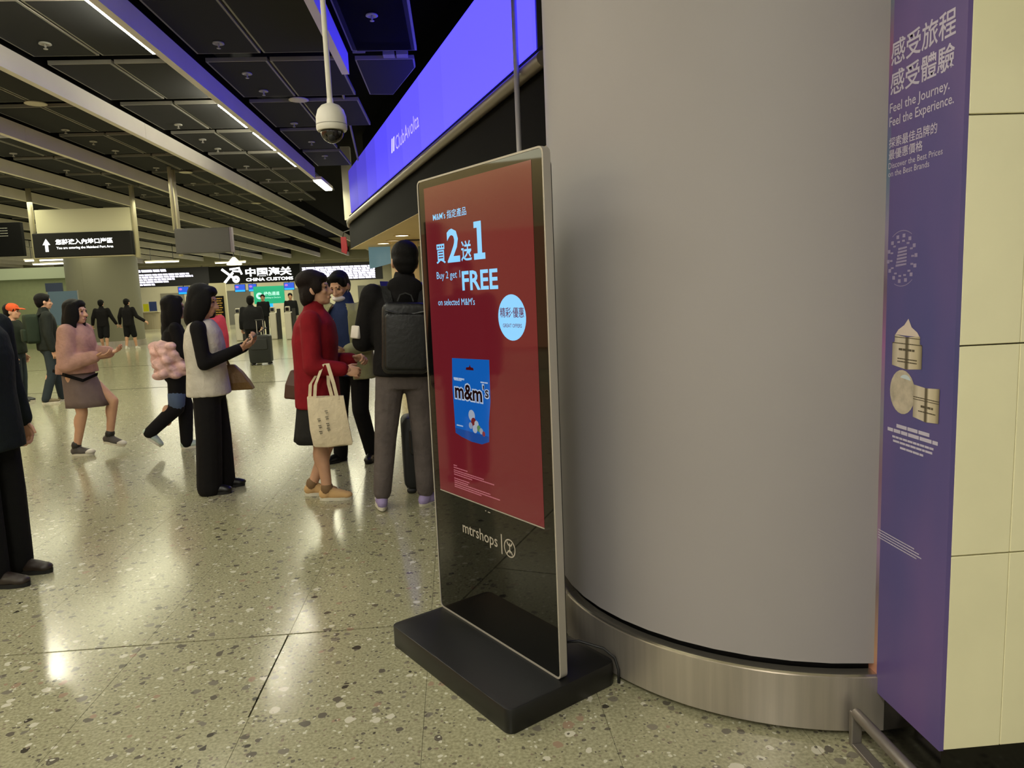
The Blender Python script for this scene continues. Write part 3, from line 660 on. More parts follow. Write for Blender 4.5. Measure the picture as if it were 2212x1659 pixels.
# ------------------------------------------------------------------ hanging signs in the hall
def hang_pole(parent, x, y, z0, z1, r=0.035):
    bm = bmesh.new(); tube(bm, [(x, y, z0), (x, y, z1)], r, 12); return obj('hanger_pole', bm, mat('pole_steel', (196, 190, 160), 0.4, 0.4), parent, True)
t = thing('direction_sign', 'black hanging direction sign with white arrow and pale panel above', 'sign', (-8.74, 16.0, 2.50))
bm = bmesh.new(); box(bm, 0, 2.0, 0, 0.22, 0, 0.505); bevel(bm, 0.02); obj('sign_box', bm, M_sign_black, t)
bm = bmesh.new(); box(bm, 0.08, 2.0, 0.06, 0.18, 0.505, 0.99); obj('upper_panel', bm, mat('sign_upper', (196, 192, 160), 0.6), t)
bm = bmesh.new(); box(bm, 0, 2.0, -0.004, 0.22, -0.02, 0.0); obj('bottom_rim', bm, mat('rim_beige', (150, 142, 112), 0.5), t)
text('sign_lettering', '您將進入內地口岸區', M_text_lit, t, (0.46, 1.62, 0.255, 0.37), y=-0.004, bold=0.025)
text('sign_lettering', 'You are entering the Mainland Port Area', M_text_lit, t, (0.47, 1.62, 0.150, 0.215), y=-0.004, bold=0.012)
bm = bmesh.new(); plate(bm, [(0.20, 0.26), (0.275, 0.385), (0.35, 0.26), (0.305, 0.26), (0.305, 0.12), (0.245, 0.12), (0.245, 0.26)][::-1], -0.006, -0.001); obj('arrow', bm, M_text_lit, t)
hang_pole(t, -0.02, 0.11, -0.10, 2.0, 0.05); hang_pole(t, 2.06, 0.11, -0.05, 2.0, 0.05)
t = thing('sign_back', 'plain dark grey back of a hanging sign right of the arrow sign', 'sign', (-5.12, 14.0, 2.345))
bm = bmesh.new(); box(bm, 0, 1.0, 0, 0.12, 0, 0.46); bevel(bm, 0.012); obj('sign_box', bm, mat('sign_grey', (62, 60, 56), 0.5), t)
bm = bmesh.new(); box(bm, 1.0, 1.035, 0.0, 0.12, 0.0, 0.46); obj('edge_trim', bm, mat('edge_mauve', (110, 100, 108), 0.5), t)
hang_pole(t, 0.0, 0.06, 0.44, 2.1, 0.035); hang_pole(t, -0.06, 0.4, -0.02, 2.1, 0.04)
t = thing('information_monitor', 'black information monitor hanging at the left photo edge beside the arrow sign', 'monitor', (-10.9, 16.6, 2.60))
bm = bmesh.new(); box(bm, 0, 1.62, 0, 0.12, 0, 0.72); bevel(bm, 0.012); obj('housing', bm, mat('monitor_black', (10, 10, 10), 0.8, spec=0.1), t)
bars('screen_rows', [(0.6, 1.35, 0.60-0.055*k, 0.012) for k in range(4)], mat('dim_rows', (150, 150, 140), 0.6), t, -0.002, 0.001)
hang_pole(t, 0.85, 0.06, 0.70, 1.9, 0.03)

# ------------------------------------------------------------------ far customs hall
wall_far = group_empty('wall_far', (0, 46, 0))
bm = bmesh.new(); box(bm, -34, 14, 0, 0.3, 0, 4.7); obj('wall_surface', bm, mat('far_wall_beige', (196, 190, 160), 0.6, var=0.08, vscale=0.7), wall_far)
for k in range(6):
    bm = bmesh.new(); box(bm, -26+k*4.0, -24.6+k*4.0, -0.05, 0, 0, 2.1); obj('wall_panel', bm, mat('far_panel_%d' % (k % 2), ((120, 116, 98), (96, 94, 84))[k % 2], 0.6), wall_far)
bm = bmesh.new(); box(bm, -34, -2.0, -4.5, -4.0, 3.55, 4.75); obj('bulkhead', bm, mat('bulkhead_grey', (150, 146, 122), 0.6), wall_far)
wall_left = group_empty('wall_left', (-18.0, 28, 0))
bm = bmesh.new(); box(bm, -12, 3.9, 0, 0.3, 0, 2.55); obj('wall_surface', bm, mat('left_wall_green', (132, 140, 104), 0.5, var=0.05), wall_left)
bm = bmesh.new(); box(bm, -12, 3.9, -0.25, 0.3, 2.55, 2.95); obj('light_band', bm, mat('band_glow', (205, 214, 160), 0.5, emit=0.35), wall_left)
# big far round column
c2 = group_empty('column.001', (-12.45, 26.9, 0))
M_col2 = mat('far_column', (118, 116, 96), 0.55)
for k in range(3):
    bm = bmesh.new(); arc_shell(bm, 1.05, 1.15, 0.22, 4.7, 2*PI*k/3+0.4, 2*PI*(k+1)/3+0.4-0.002, 20); auto_smooth(obj('cladding_panel', bm, M_col2, c2))
bm = bmesh.new(); disc_lathe(bm, [(0, 0.0), (1.17, 0.0), (1.17, 0.22), (0, 0.22)], 40); auto_smooth(obj('skirting_panel', bm, M_steel, c2))
# customs fascia with the two text boards
t = thing('customs_sign', 'long black customs fascia with glowing emblem and white lettering', 'sign', (-13.6, 41.7, 2.42))
bm = bmesh.new(); box(bm, 0, 5.0, 0, 0.25, 0, 0.98); obj('fascia_box', bm, M_sign_black, t)
text('sign_lettering', '中国海关', M_text_lit, t, (2.0, 4.55, 0.36, 0.84), y=-0.01, bold=0.03)
text('sign_lettering', 'CHINA CUSTOMS', M_text_lit, t, (2.0, 4.6, 0.10, 0.28), y=-0.01, bold=0.03)
bm = bmesh.new()
def bar2(bm, a, b_, w, y0=-0.02, y1=-0.005):
    a = V(a[0], a[1], 0); b_ = V(b_[0], b_[1], 0); d = (b_-a).normalized(); n = V(-d.y, d.x, 0)*w/2
    plate(bm, [((p.x), (p.y)) for p in (a-n, b_-n, b_+n, a+n)], y0, y1)
bar2(bm, (0.72, 0.82), (1.30, 0.34), 0.13)
bar2(bm, (0.82, 0.06), (1.32, 0.62), 0.13, -0.024, -0.006)
bar2(bm, (1.15, 0.80), (1.72, 0.86), 0.10); bar2(bm, (1.30, 0.70), (1.78, 0.66), 0.09); bar2(bm, (1.66, 0.86), (1.80, 0.50), 0.10)
ring(bm, (1.46, 0.24), 0.04, 0.20, y=-0.012)
obj('emblem', bm, M_text_lit, t)
M_board = mat('board_black', (24, 22, 28), 0.4)
M_rows = mat('board_rows', (238, 232, 255), 0.5, emit=1.9)
t = thing('text_board', 'left black message board filled with glowing white text rows', 'message board', (-19.4, 41.7, 2.42))
bm = bmesh.new(); box(bm, 0, 5.8, 0, 0.2, 0.0, 1.0); obj('board', bm, M_board, t)
bars('text_rows', [(1.9, 3.6, 0.88, 0.14), (1.15, 4.75, 0.66, 0.10), (1.15, 4.95, 0.53, 0.10), (1.15, 3.95, 0.40, 0.10), (1.15, 3.6, 0.27, 0.10), (1.15, 2.85, 0.13, 0.10)], M_rows, t, -0.01, 0.005, slant=-0.3)
t = thing('text_board', 'right black message board filled with glowing white text rows', 'message board', (-8.6, 41.7, 2.36))
bm = bmesh.new(); box(bm, 0, 4.6, 0, 0.2, 0.0, 1.0); obj('board', bm, M_board, t)
bars('text_rows', [(0.15, 4.2, 0.76-0.125*k, 0.105) for k in range(6)], M_rows, t, -0.01, 0.005, slant=-0.3)
for t_, xs_ in ((bpy.data.objects['customs_sign'], (0.4, 2.2, 4.4)), (bpy.data.objects['text_board'], (0.6, 3.2, 5.4)), (bpy.data.objects['text_board.001'], (0.8, 2.6, 4.2))):
    for x_ in xs_: hang_pole(t_, x_, 0.1, 0.95, 2.3, 0.05)
M_mon = mat('monitor_blue', (40, 90, 220), 0.3, emit=1.0); M_monc = mat('monitor_cyan', (30, 170, 235), 0.3, emit=1.2); M_monp = mat('monitor_pink', (190, 110, 220), 0.3, emit=1.0)
for x, lab in ((-15.15, 'small blue counter monitor left of the person in the pale vest'), (-12.1, 'small blue counter monitor under the customs emblem'), (-11.36, 'narrow blue counter monitor beside the green sign'), (-9.42, 'small blue counter monitor right of the green sign')):
    t = thing('counter_monitor', lab, 'monitor', (x*1.013, 41.74, 1.96), 0, 'blue counter monitors')
    w = 0.55 if x != -11.36 else 0.42
    bm = bmesh.new(); box(bm, -0.02, w+0.02, 0.0, 0.06, -0.02, 0.42); obj('housing', bm, M_dark, t)
    bm = bmesh.new(); box(bm, 0, w, -0.004, 0, 0.10, 0.40); obj('display', bm, M_mon, t)
    bm = bmesh.new(); box(bm, 0, w, -0.004, 0, 0.0, 0.10); obj('display_band', bm, M_monc, t)
    bm = bmesh.new(); ell(bm, (0.12, -0.004, 0.27), (0.09, 0.003, 0.06)); obj('display_mark', bm, M_monp, t)
    bm = bmesh.new(); box(bm, w/2-0.02, w/2+0.02, 0.01, 0.05, 0.42, 0.459); obj('hanger', bm, M_dark, t)
t = thing('channel_sign', 'glowing green customs channel sign behind the passage gates', 'sign', (-10.25, 38.0, 0.0))
bm = bmesh.new(); box(bm, 0, 1.52, 0.0, 0.12, 1.25, 2.14); obj('panel', bm, mat('channel_green', (0, 168, 118), 0.4, emit=0.85), t)
bm = bmesh.new(); box(bm, 0.60, 0.90, -0.002, 0.12, 0.95, 1.25); obj('lower_screen', bm, M_monc, t)
bm = bmesh.new(); box(bm, 0.68, 0.84, 0.02, 0.10, 0.0, 0.95); obj('stand', bm, M_dark, t)
M_chl = mat('channel_lettering', (190, 255, 232), 0.5, emit=0.9)
text('sign_lettering', '绿色通道', M_chl, t, (0.50, 1.30, 1.66, 1.86), y=-0.004, bold=0.02)
text('sign_lettering', 'Nothing to Declare', M_chl, t, (0.50, 1.34, 1.50, 1.59), y=-0.004, bold=0.01)
bm = bmesh.new(); ring(bm, (0.28, 1.66), 0.06, 0.17, y=-0.004); obj('sign_emblem', bm, M_chl, t)
# notice board, counters, passage gates
t = thing('notice_board', 'tall dark notice board with gold marks in a pale frame', 'notice board', (-11.75, 36.0, 0))
bm = bmesh.new(); box(bm, -0.05, 0.72, 0.02, 0.14, 0.0, 2.35); obj('frame', bm, mat('notice_frame', (176, 168, 140), 0.5), t)
bm = bmesh.new(); box(bm, 0.04, 0.60, 0.0, 0.02, 0.15, 1.72); obj('board', bm, M_fascia, t)
bars('gold_marks', [(0.10, 0.52-0.05*(k % 2), 1.60-0.11*k, 0.05) for k in range(12)], mat('gold_print', (170, 130, 50), 0.5), t, -0.003, 0.002)
t = thing('service_counter', 'pale service counter with blue and yellow panels behind the walking pair', 'counter', (-18.6, 44.0, 0))
bm = bmesh.new(); loft(bm, [(0.55, 0.3, 0, 0.52, 0.3), (0.55, 0.3, 1.0, 0.56, 0.32)], 24); obj('body', bm, mat('counter_pale', (150, 140, 112), 0.5), t)
bm = bmesh.new(); box(bm, -0.1, 1.15, -0.05, 0.65, 1.0, 1.06); obj('worktop', bm, mat('counter_top', (190, 182, 150), 0.4), t)
bm = bmesh.new(); box(bm, 0.32, 0.62, 0.0, 0.05, 1.06, 1.50); obj('yellow_panel', bm, mat('panel_yellow', (214, 208, 10), 0.5, emit=0.3), t)
bm = bmesh.new(); box(bm, 0.66, 1.08, 0.0, 0.05, 1.06, 1.62); obj('blue_panel', bm, mat('panel_blue', (36, 52, 96), 0.5), t)
t = thing('glass_screen', 'bluish glass screen with dark header at the far column left side', 'screen', (-12.95, 24.2, 0))
M_bluegl = mat('blue_glass', (92, 116, 140), 0.2, alpha=0.75)
bm = bmesh.new(); box(bm, 0.0, 0.9, 0, 0.03, 0.9, 1.98); obj('glass_pane', bm, M_bluegl, t)
bm = bmesh.new(); box(bm, -0.05, 0.45, 0, 0.08, 1.98, 2.25); obj('header', bm, mat('header_blue', (38, 50, 78), 0.5), t)
for x in (-0.03, 0.9):
    bm = bmesh.new(); box(bm, x, x+0.03, 0, 0.03, 0, 2.0); obj('upright', bm, M_panel_edge, t)
M_gate = mat('gate_white', (196, 190, 176), 0.4)
for x, y, lab in ((-7.95, 26.6, 'white passage gate pillar left of the person with the wheeled suitcase'), (-6.72, 26.6, 'white passage gate pillar right of the person with the wheeled suitcase'), (-6.05, 26.0, 'white passage gate pillar behind the person in the red cardigan')):
    t = thing('passage_gate', lab, 'gate', (x, y, 0), 0, 'white passage gate pillars')
    bm = bmesh.new(); plate(bm, rrect(0, 0.26, 0.0, 0.9, 0.06), 0.0, 0.13, 'xy'); 
    bm.free(); bm = bmesh.new(); box(bm, 0.02, 0.26, 0, 0.6, 0.0, 0.98); bevel(bm, 0.04, 2); obj('pillar', bm, M_gate, t)
    bm = bmesh.new(); box(bm, 0.06, 0.22, 0.02, 0.14, 0.98, 1.18); bevel(bm, 0.02, 1); obj('reader_head', bm, M_gate, t)
    bm = bmesh.new(); box(bm, 0.30, 0.34, 0.0, 0.4, 0.0, 1.1); obj('dark_edge', bm, M_dark, t)
    bm = bmesh.new(); box(bm, 0.08, 0.20, 0.0, 0.02, 1.02, 1.14); obj('reader_window', bm, M_black, t)
# lamps over the far hall
for x, y, z, lab in ((-8.75, 30.0, 2.86, 'bright conical lamp above the customs emblem'),):
    t = thing('pendant_lamp', lab, 'lamp', (x, y, z))
    bm = bmesh.new(); disc_lathe(bm, [(0.0, 0.34), (0.05, 0.34), (0.30, 0.06), (0.30, 0.04), (0.0, 0.06)], 20); obj('shade', bm, mat('lamp_shade_glow', (250, 245, 210), 0.5, emit=1.3), t)
    bm = bmesh.new(); disc_lathe(bm, [(0.0, 0.03), (0.27, 0.03), (0.27, 0.045), (0, 0.045)], 20); obj('lens', bm, mat('lamp_lens', (255, 250, 220), 0.5, emit=9), t)
    bm = bmesh.new(); tube(bm, [(0, 0, 0.34), (0, 0, 4.72-z)], 0.02, 6); obj('rod', bm, M_dark, t)
for k, (x, y) in enumerate(((-15.2, 27.2), (-16.2, 29.5), (-14.4, 29.0), (-17.5, 26.0), (-12.6, 31.0), (-10.6, 33.5))):
    t = thing('ceiling_batten', '%s far bright ceiling batten counted from the left edge' % ORD[k], 'ceiling lamp', (x, y, 3.15), 0, 'far bright ceiling battens')
    bm = bmesh.new(); box(bm, 0, 1.3, 0, 0.10, 0, 0.04); obj('diffuser', bm, mat('far_batten_glow', (255, 252, 225), 0.5, emit=7), t)
    bm = bmesh.new(); box(bm, -0.02, 1.32, -0.02, 0.12, 0.04, 0.09); obj('housing', bm, M_fin, t)
    bm = bmesh.new(); tube(bm, [(0.2, 0.05, 0.09), (0.2, 0.05, 1.6)], 0.012, 6); obj('rod', bm, M_dark, t)
    bm = bmesh.new(); tube(bm, [(1.1, 0.05, 0.09), (1.1, 0.05, 1.6)], 0.012, 6); obj('rod', bm, M_dark, t)
# warm lit shop on the near left, outside the frame, seen mirrored in the kiosk glass
sl = group_empty('wall_left_shop', (-9.6, 2.5, 0))
bm = bmesh.new(); box(bm, -0.3, 0, -6, 8.2, 0, 4.7); obj('wall_surface', bm, M_beige, sl)
for k in range(5):
    bm = bmesh.new(); box(bm, 0.0, 0.10, -5.5+k*2.7, -3.2+k*2.7, 0.4, 2.5); obj('lit_panel', bm, mat('left_shop_panel', (222, 150, 100), 0.6, emit=0.85), sl)
    bm = bmesh.new(); box(bm, 0.0, 0.3, -3.1+k*2.7, -2.9+k*2.7, 0.0, 2.7); obj('pilaster', bm, M_fascia, sl)

# ------------------------------------------------------------------ people
SKIN = mat('skin', (196, 150, 120), 0.55, var=0.05, vscale=20)
M_hair = mat('hair_black', (11, 9, 9), 0.6, spec=0.15, bump=0.4, bscale=60, stretch=(6, 6, 1)); M_hair2 = mat('hair_dark_brown', (24, 16, 14), 0.6, spec=0.15, bump=0.4, bscale=60, stretch=(6, 6, 1))
M_eye = mat('eye_dark', (22, 16, 14), 0.25); M_lip = mat('lip', (142, 78, 70), 0.5); M_sole_w = mat('sole_white', (206, 200, 182), 0.6); M_sole_b = mat('sole_black', (16, 16, 16), 0.7)

def hand_bm(bm, w, d, n, side, s=1.0, curl=0.45, spread=0.0):
    """palm, four fingers and a thumb as one chain of closed tapered links; d along the hand, n out of the palm"""
    d = Vector(d).normalized(); n = Vector(n); n = (n - d*n.dot(d)).normalized(); l = d.cross(n)*side
    w = Vector(w)
    M = Matrix((l, d, n)).transposed()
    ell(bm, w + d*0.045*s, (0.041*s, 0.058*s, 0.017*s), M, 12, 8)
    caps(bm, w - d*0.03*s, w + d*0.02*s, 0.025*s, 0.027*s, 8, 2)
    for off, ln in ((-0.029, 0.060), (-0.0095, 0.076), (0.010, 0.080), (0.029, 0.070)):
        p = w + d*0.088*s + l*off*s; a = 0.15; prev = p - d*0.03*s
        caps(bm, prev, p, 0.0095*s, 0.0092*s, 6, 2)
        for fr in (0.45, 0.32, 0.23):
            a += curl*1.15
            dd = d*math.cos(a) + n*math.sin(a) + l*off*spread*8
            q = p + dd.normalized()*ln*fr*s
            caps(bm, p, q, 0.0088*s, 0.0078*s, 6, 2); p = q
    p = w + d*0.022*s + l*0.030*s; a = 0.75
    for fr, rr in ((0.034, 0.0115), (0.030, 0.0095)):
        dd = d*math.cos(a) + l*math.sin(a) + n*0.35*curl*2
        q = p + dd.normalized()*fr*s; caps(bm, p, q, rr*s, rr*0.88*s, 6, 2); p = q; a -= 0.35

def rotm(yaw=0, pitch=0, roll=0):
    return Matrix.Rotation(yaw, 3, 'Z') @ Matrix.Rotation(pitch, 3, 'X') @ Matrix.Rotation(roll, 3, 'Y')

class Person:
    def __init__(s, label, loc, rz, H, female=False, yaw=0, pitch=0, lean=0.0, fine=True, wide=1.0, stance=0.055, group=None):
        s.t = thing('person', label, 'person', loc, rz, group); s.H = H; s.fine = fine; s.wide = wide; s.f = female
        h = H; k = 1 if not female else 0.9
        s.sh = {S: V(S*0.112*h*k*wide, lean*0.9, 0.800*h) for S in (-1, 1)}
        s.hip = {S: V(S*0.052*h, 0, 0.515*h) for S in (-1, 1)}
        s.el = {S: V(S*0.135*h*k*wide, lean*0.5-0.015, 0.632*h) for S in (-1, 1)}
        s.wr = {S: V(S*0.140*h*k*wide, lean*0.3+0.03, 0.490*h) for S in (-1, 1)}
        s.kn = {S: V(S*stance*h, 0.015, 0.283*h) for S in (-1, 1)}
        s.an = {S: V(S*stance*h, -0.015, 0.050*h) for S in (-1, 1)}
        s.foot = {S: (S*-0.12, 0.0) for S in (-1, 1)}     # yaw, pitch
        s.hand = {S: (None, V(-S, 0, 0), 0.45) for S in (-1, 1)}
        s.hs = 0.90 + 0.1*(h/1.7)
        s.neck = V(0, lean, 0.825*h)
        s.hc = V(0, lean + 0.02, 0.925*h); s.HM = rotm(yaw, pitch)
    def head_pt(s, p): return s.hc + s.HM @ (Vector(p)*s.hs)
    def body(s, legs=True, top_h=0.83, armskin=True):
        h = s.H; t = s.t
        vox = 0.010 if s.fine else 0.016
        bm = bmesh.new()
        ell(bm, (0, s.neck.y*0.6, 0.70*h), (0.082*h*s.wide, 0.055*h, 0.105*h)); ell(bm, (0, 0, 0.55*h), (0.078*h*s.wide, 0.054*h, 0.085*h))
        caps(bm, (0, 0, 0.55*h), (0, s.neck.y*0.6, 0.70*h), 0.056*h, 0.058*h)
        caps(bm, s.sh[-1] - V(0, 0, 0.012*h), s.sh[1] - V(0, 0, 0.012*h), 0.028*h, 0.028*h)
        caps(bm, s.neck - V(0, 0, 0.04*h), s.hc + s.HM @ V(0, -0.02, -0.03), 0.037*h, 0.034*h)
        for S in (-1, 1):
            caps(bm, s.sh[S], s.el[S], 0.030*h, 0.025*h); caps(bm, s.el[S], s.wr[S], 0.025*h, 0.0165*h)
            caps(bm, s.hip[S], s.kn[S], 0.052*h, 0.034*h); caps(bm, s.kn[S], s.an[S], 0.034*h, 0.022*h)
            calf = s.kn[S].lerp(s.an[S], 0.32) + V(0, -0.012, 0); ell(bm, calf, (0.0305*h, 0.0315*h, 0.070*h))
            caps(bm, s.an[S] - V(0, 0, 0.016*h), s.an[S] + rotm(s.foot[S][0], s.foot[S][1]) @ V(0, 0.11, -0.052), 0.019*h, 0.011*h)
        me = remesh(bm, vox, 2)
        bm = bmesh.new(); bm.from_mesh(me); bpy.data.meshes.remove(me)
        # head: finer skin, rooted in the neck
        hb = bmesh.new(); S_ = s.hs
        def P(p): return s.head_pt(p)
        ell(hb, P((0, -0.012, 0.03)), (0.074*S_, 0.093*S_, 0.088*S_), s.HM); ell(hb, P((0, 0.022, -0.035)), (0.060*S_, 0.068*S_, 0.078*S_), s.HM)
        ell(hb, P((0, 0.055, -0.088)), (0.034*S_, 0.032*S_, 0.024*S_), s.HM); ell(hb, P((0, 0.03, -0.075)), (0.052*S_, 0.05*S_, 0.035*S_), s.HM)
        caps(hb, P((0, 0.084, 0.004)), P((0, 0.106, -0.034)), 0.010*S_, 0.0145*S_); caps(hb, P((-0.014, 0.094, -0.036)), P((0.014, 0.094, -0.036)), 0.011*S_, 0.011*S_)
        caps(hb, P((-0.032, 0.076, 0.022)), P((0.032, 0.076, 0.022)), 0.013*S_, 0.013*S_)
        caps(hb, P((-0.018, 0.083, -0.066)), P((0.018, 0.083, -0.066)), 0.0105*S_, 0.0105*S_)
        for q in (-1, 1):
            ell(hb, P((q*0.040, 0.062, -0.022)), (0.022*S_, 0.022*S_, 0.022*S_), s.HM)
            ell(hb, P((q*0.076, -0.008, -0.012)), (0.011*S_, 0.022*S_, 0.033*S_), s.HM @ rotm(q*0.4))
        caps(hb, s.neck - V(0, 0, 0.02*h), P((0, -0.02, -0.03)), 0.034*h, 0.034*h)
        me = remesh(hb, 0.006 if s.fine else 0.011, 3)
        bm.from_mesh(me); bpy.data.meshes.remove(me)
        for S in (-1, 1):
            d, n, cu = s.hand[S]; d = d or (s.wr[S] - s.el[S])
            hand_bm(bm, s.wr[S] + Vector(d).normalized()*0.012, d, n, S, s.hs*0.98, cu)
        o = obj('body', bm, SKIN, t, True)
        return o
    def face(s, brows=True, mouth=True):
        for q in (-1, 1):
            bm = bmesh.new(); ell(bm, s.head_pt((q*0.031, 0.0795, 0.004)), (0.013*s.hs, 0.008*s.hs, 0.0055*s.hs), s.HM, 10, 6); obj('eye', bm, M_eye, s.t, True)
            if brows:
                bm = bmesh.new(); caps(bm, s.head_pt((q*0.016, 0.087, 0.024)), s.head_pt((q*0.046, 0.078, 0.026)), 0.0040*s.hs, 0.003*s.hs, 6, 2); obj('eyebrow', bm, M_hair, s.t, True)
        if mouth:
            bm = bmesh.new(); caps(bm, s.head_pt((-0.017, 0.0915, -0.066)), s.head_pt((0.017, 0.0915, -0.066)), 0.0045*s.hs, 0.0045*s.hs, 8, 2); obj('mouth', bm, M_lip, s.t, True)
    def hair(s, style, m=None):
        S_ = s.hs; bm = bmesh.new(); E_ = lambda c, r: ell(bm, s.head_pt(c), tuple(v*S_ for v in r), s.HM)
        E_((0, -0.022, 0.042), (0.083, 0.099, 0.086)); E_((0, -0.045, 0.0), (0.080, 0.074, 0.085))
        E_((0, 0.040, 0.088), (0.060, 0.042, 0.030))
        for q in (-1, 1): E_((q*0.062, 0.028, 0.05), (0.020, 0.035, 0.05))
        if style == 'short':
            E_((0, -0.060, -0.035), (0.066, 0.052, 0.060)); E_((0, -0.028, 0.05), (0.090, 0.106, 0.088)); E_((0, -0.05, 0.0), (0.086, 0.076, 0.07))
        if style == 'crop':
            E_((0, -0.06, -0.04), (0.066, 0.052, 0.06))
            for q in (-1, 1): E_((q*0.068, -0.03, 0.0), (0.016, 0.045, 0.05))
        if style == 'pixie':
            E_((0, -0.062, -0.05), (0.074, 0.058, 0.075)); E_((0, 0.055, 0.07), (0.066, 0.040, 0.034)); E_((0, -0.03, 0.07), (0.092, 0.104, 0.075))
            for q in (-1, 1): E_((q*0.070, 0.022, 0.02), (0.022, 0.042, 0.052)); E_((q*0.070, -0.04, -0.03), (0.022, 0.045, 0.06))
        if style == 'bob':
            E_((0, -0.055, -0.085), (0.090, 0.068, 0.135)); E_((0, 0.05, 0.075), (0.066, 0.04, 0.03))
            for q in (-1, 1): E_((q*0.075, 0.0, -0.055), (0.026, 0.062, 0.125)); E_((q*0.066, 0.045, -0.02), (0.022, 0.030, 0.085))
        if style == 'long':
            E_((0, -0.065, -0.13), (0.090, 0.062, 0.19)); E_((0, 0.05, 0.075), (0.066, 0.04, 0.03)); E_((0, -0.085, -0.24), (0.085, 0.05, 0.14)); E_((0.05, -0.02, -0.22), (0.04, 0.06, 0.12)); E_((-0.05, -0.02, -0.22), (0.04, 0.06, 0.12))
            for q in (-1, 1): E_((q*0.078, -0.01, -0.09), (0.028, 0.060, 0.17)); E_((q*0.066, 0.045, -0.02), (0.020, 0.028, 0.085))
        return link('hair', remesh(bm, 0.009 if s.fine else 0.014, 3), m or M_hair, s.t, True)
    def sleeves(s, bm, ru, re, rw, upto=1.0, sides=(-1, 1)):
        for S in sides:
            caps(bm, s.sh[S], s.el[S], ru, re)
            if upto > 0: caps(bm, s.el[S], s.el[S].lerp(s.wr[S], upto), re, rw)
    def top(s, name, m, hem=0.47, rx=0.165, ry=0.115, flare=1.0, sleeve=(0.055, 0.050, 0.042, 0.96), chest=1.0, collar=None, parts=None, zs=None):
        h = s.H; w = s.wide; ly = s.neck.y; bm = bmesh.new()
        R = [(0, 0, hem*h, rx*w*flare, ry*flare), (0, 0, (hem+0.06)*h, rx*w*(1+flare)/2, ry*(1+flare)/2), (0, ly*0.2, 0.60*h, rx*0.95*w, ry*0.98), (0, ly*0.6, 0.71*h, rx*1.02*w*chest, ry*1.04*chest), (0, ly*0.85, 0.775*h, rx*0.98*w*chest, ry*0.92*chest), (0, ly*0.95, 0.815*h, rx*0.62*w, ry*0.70), (0, ly, 0.838*h, rx*0.34, ry*0.50)]
        R = [r for i, r in enumerate(R) if i == 0 or r[2] > R[0][2] + 0.01]
        loft(bm, R, 24, 2.4)
        for S in (-1, 1):
            if sleeve: ell(bm, s.sh[S] - V(S*0.01, 0, 0.012*h), (sleeve[0]*1.05, sleeve[0]*1.05, sleeve[0]*1.0))
        if sleeve:
            s.sleeves(bm, *sleeve)
            for S in (-1, 1): caps(bm, s.sh[S] - V(S*0.01, 0, 0.010*h), s.neck - V(0, 0.0, 0.020*h), sleeve[0]*0.95, 0.052)
        if collar: 
            disc = [(0.058*collar, 0.0), (0.062*collar, 0.05), (0.056*collar, 0.055), (0.0, 0.02)]
            caps(bm, s.neck + V(0, -0.01, -0.01), s.neck + V(0, 0.0, 0.034*h*collar), 0.048*h, 0.042*h)
        if parts: parts(bm)
        return link(name, remesh(bm, 0.012 if s.fine else 0.018, 4), m, s.t, True)
    def trousers(s, m, rt=0.085, rk=0.066, ra=0.056, zend=0.035, name='trousers', upto=1.0, waist=0.57, seat=1.0):
        h = s.H; bm = bmesh.new()
        loft(bm, [(0, 0, 0.46*h, 0.150*s.wide*seat, 0.105*seat), (0, -0.005, 0.52*h, 0.160*s.wide*seat, 0.115*seat), (0, 0, waist*h, 0.145*s.wide, 0.10)], 20)
        for S in (-1, 1):
            caps(bm, s.hip[S] - V(0, 0, 0.02*h), s.kn[S], rt, rk)
            e = s.kn[S].lerp(V(s.an[S].x, s.an[S].y, s.an[S].z), upto)
            if upto == 1.0: e = e + (e - s.kn[S]).normalized()*0.022
            caps(bm, s.kn[S], e, rk, rk + (ra-rk)*upto)
        return link(name, remesh(bm, 0.012 if s.fine else 0.018, 3), m, s.t, True)
    def skirt(s, m, top=0.55, hem=0.30, r0=(0.15, 0.11), r1=(0.20, 0.16), name='skirt', shift=0.0):
        h = s.H; bm = bmesh.new(); n = 6; seg = 28; R = []
        for i in range(n+1):
            f = i/n; z = top*h + (hem-top)*h*f; ring_ = []
            for k in range(seg):
                a = 2*PI*k/seg; wv = 1 + 0.045*f*math.sin(a*7)
                ring_.append(bm.verts.new(((r0[0]+(r1[0]-r0[0])*f)*s.wide*math.cos(a)*wv, shift*f + (r0[1]+(r1[1]-r0[1])*f)*math.sin(a)*wv, z)))
            R.append(ring_)
        skin(bm, R); return obj(name, bm, m, s.t, True)
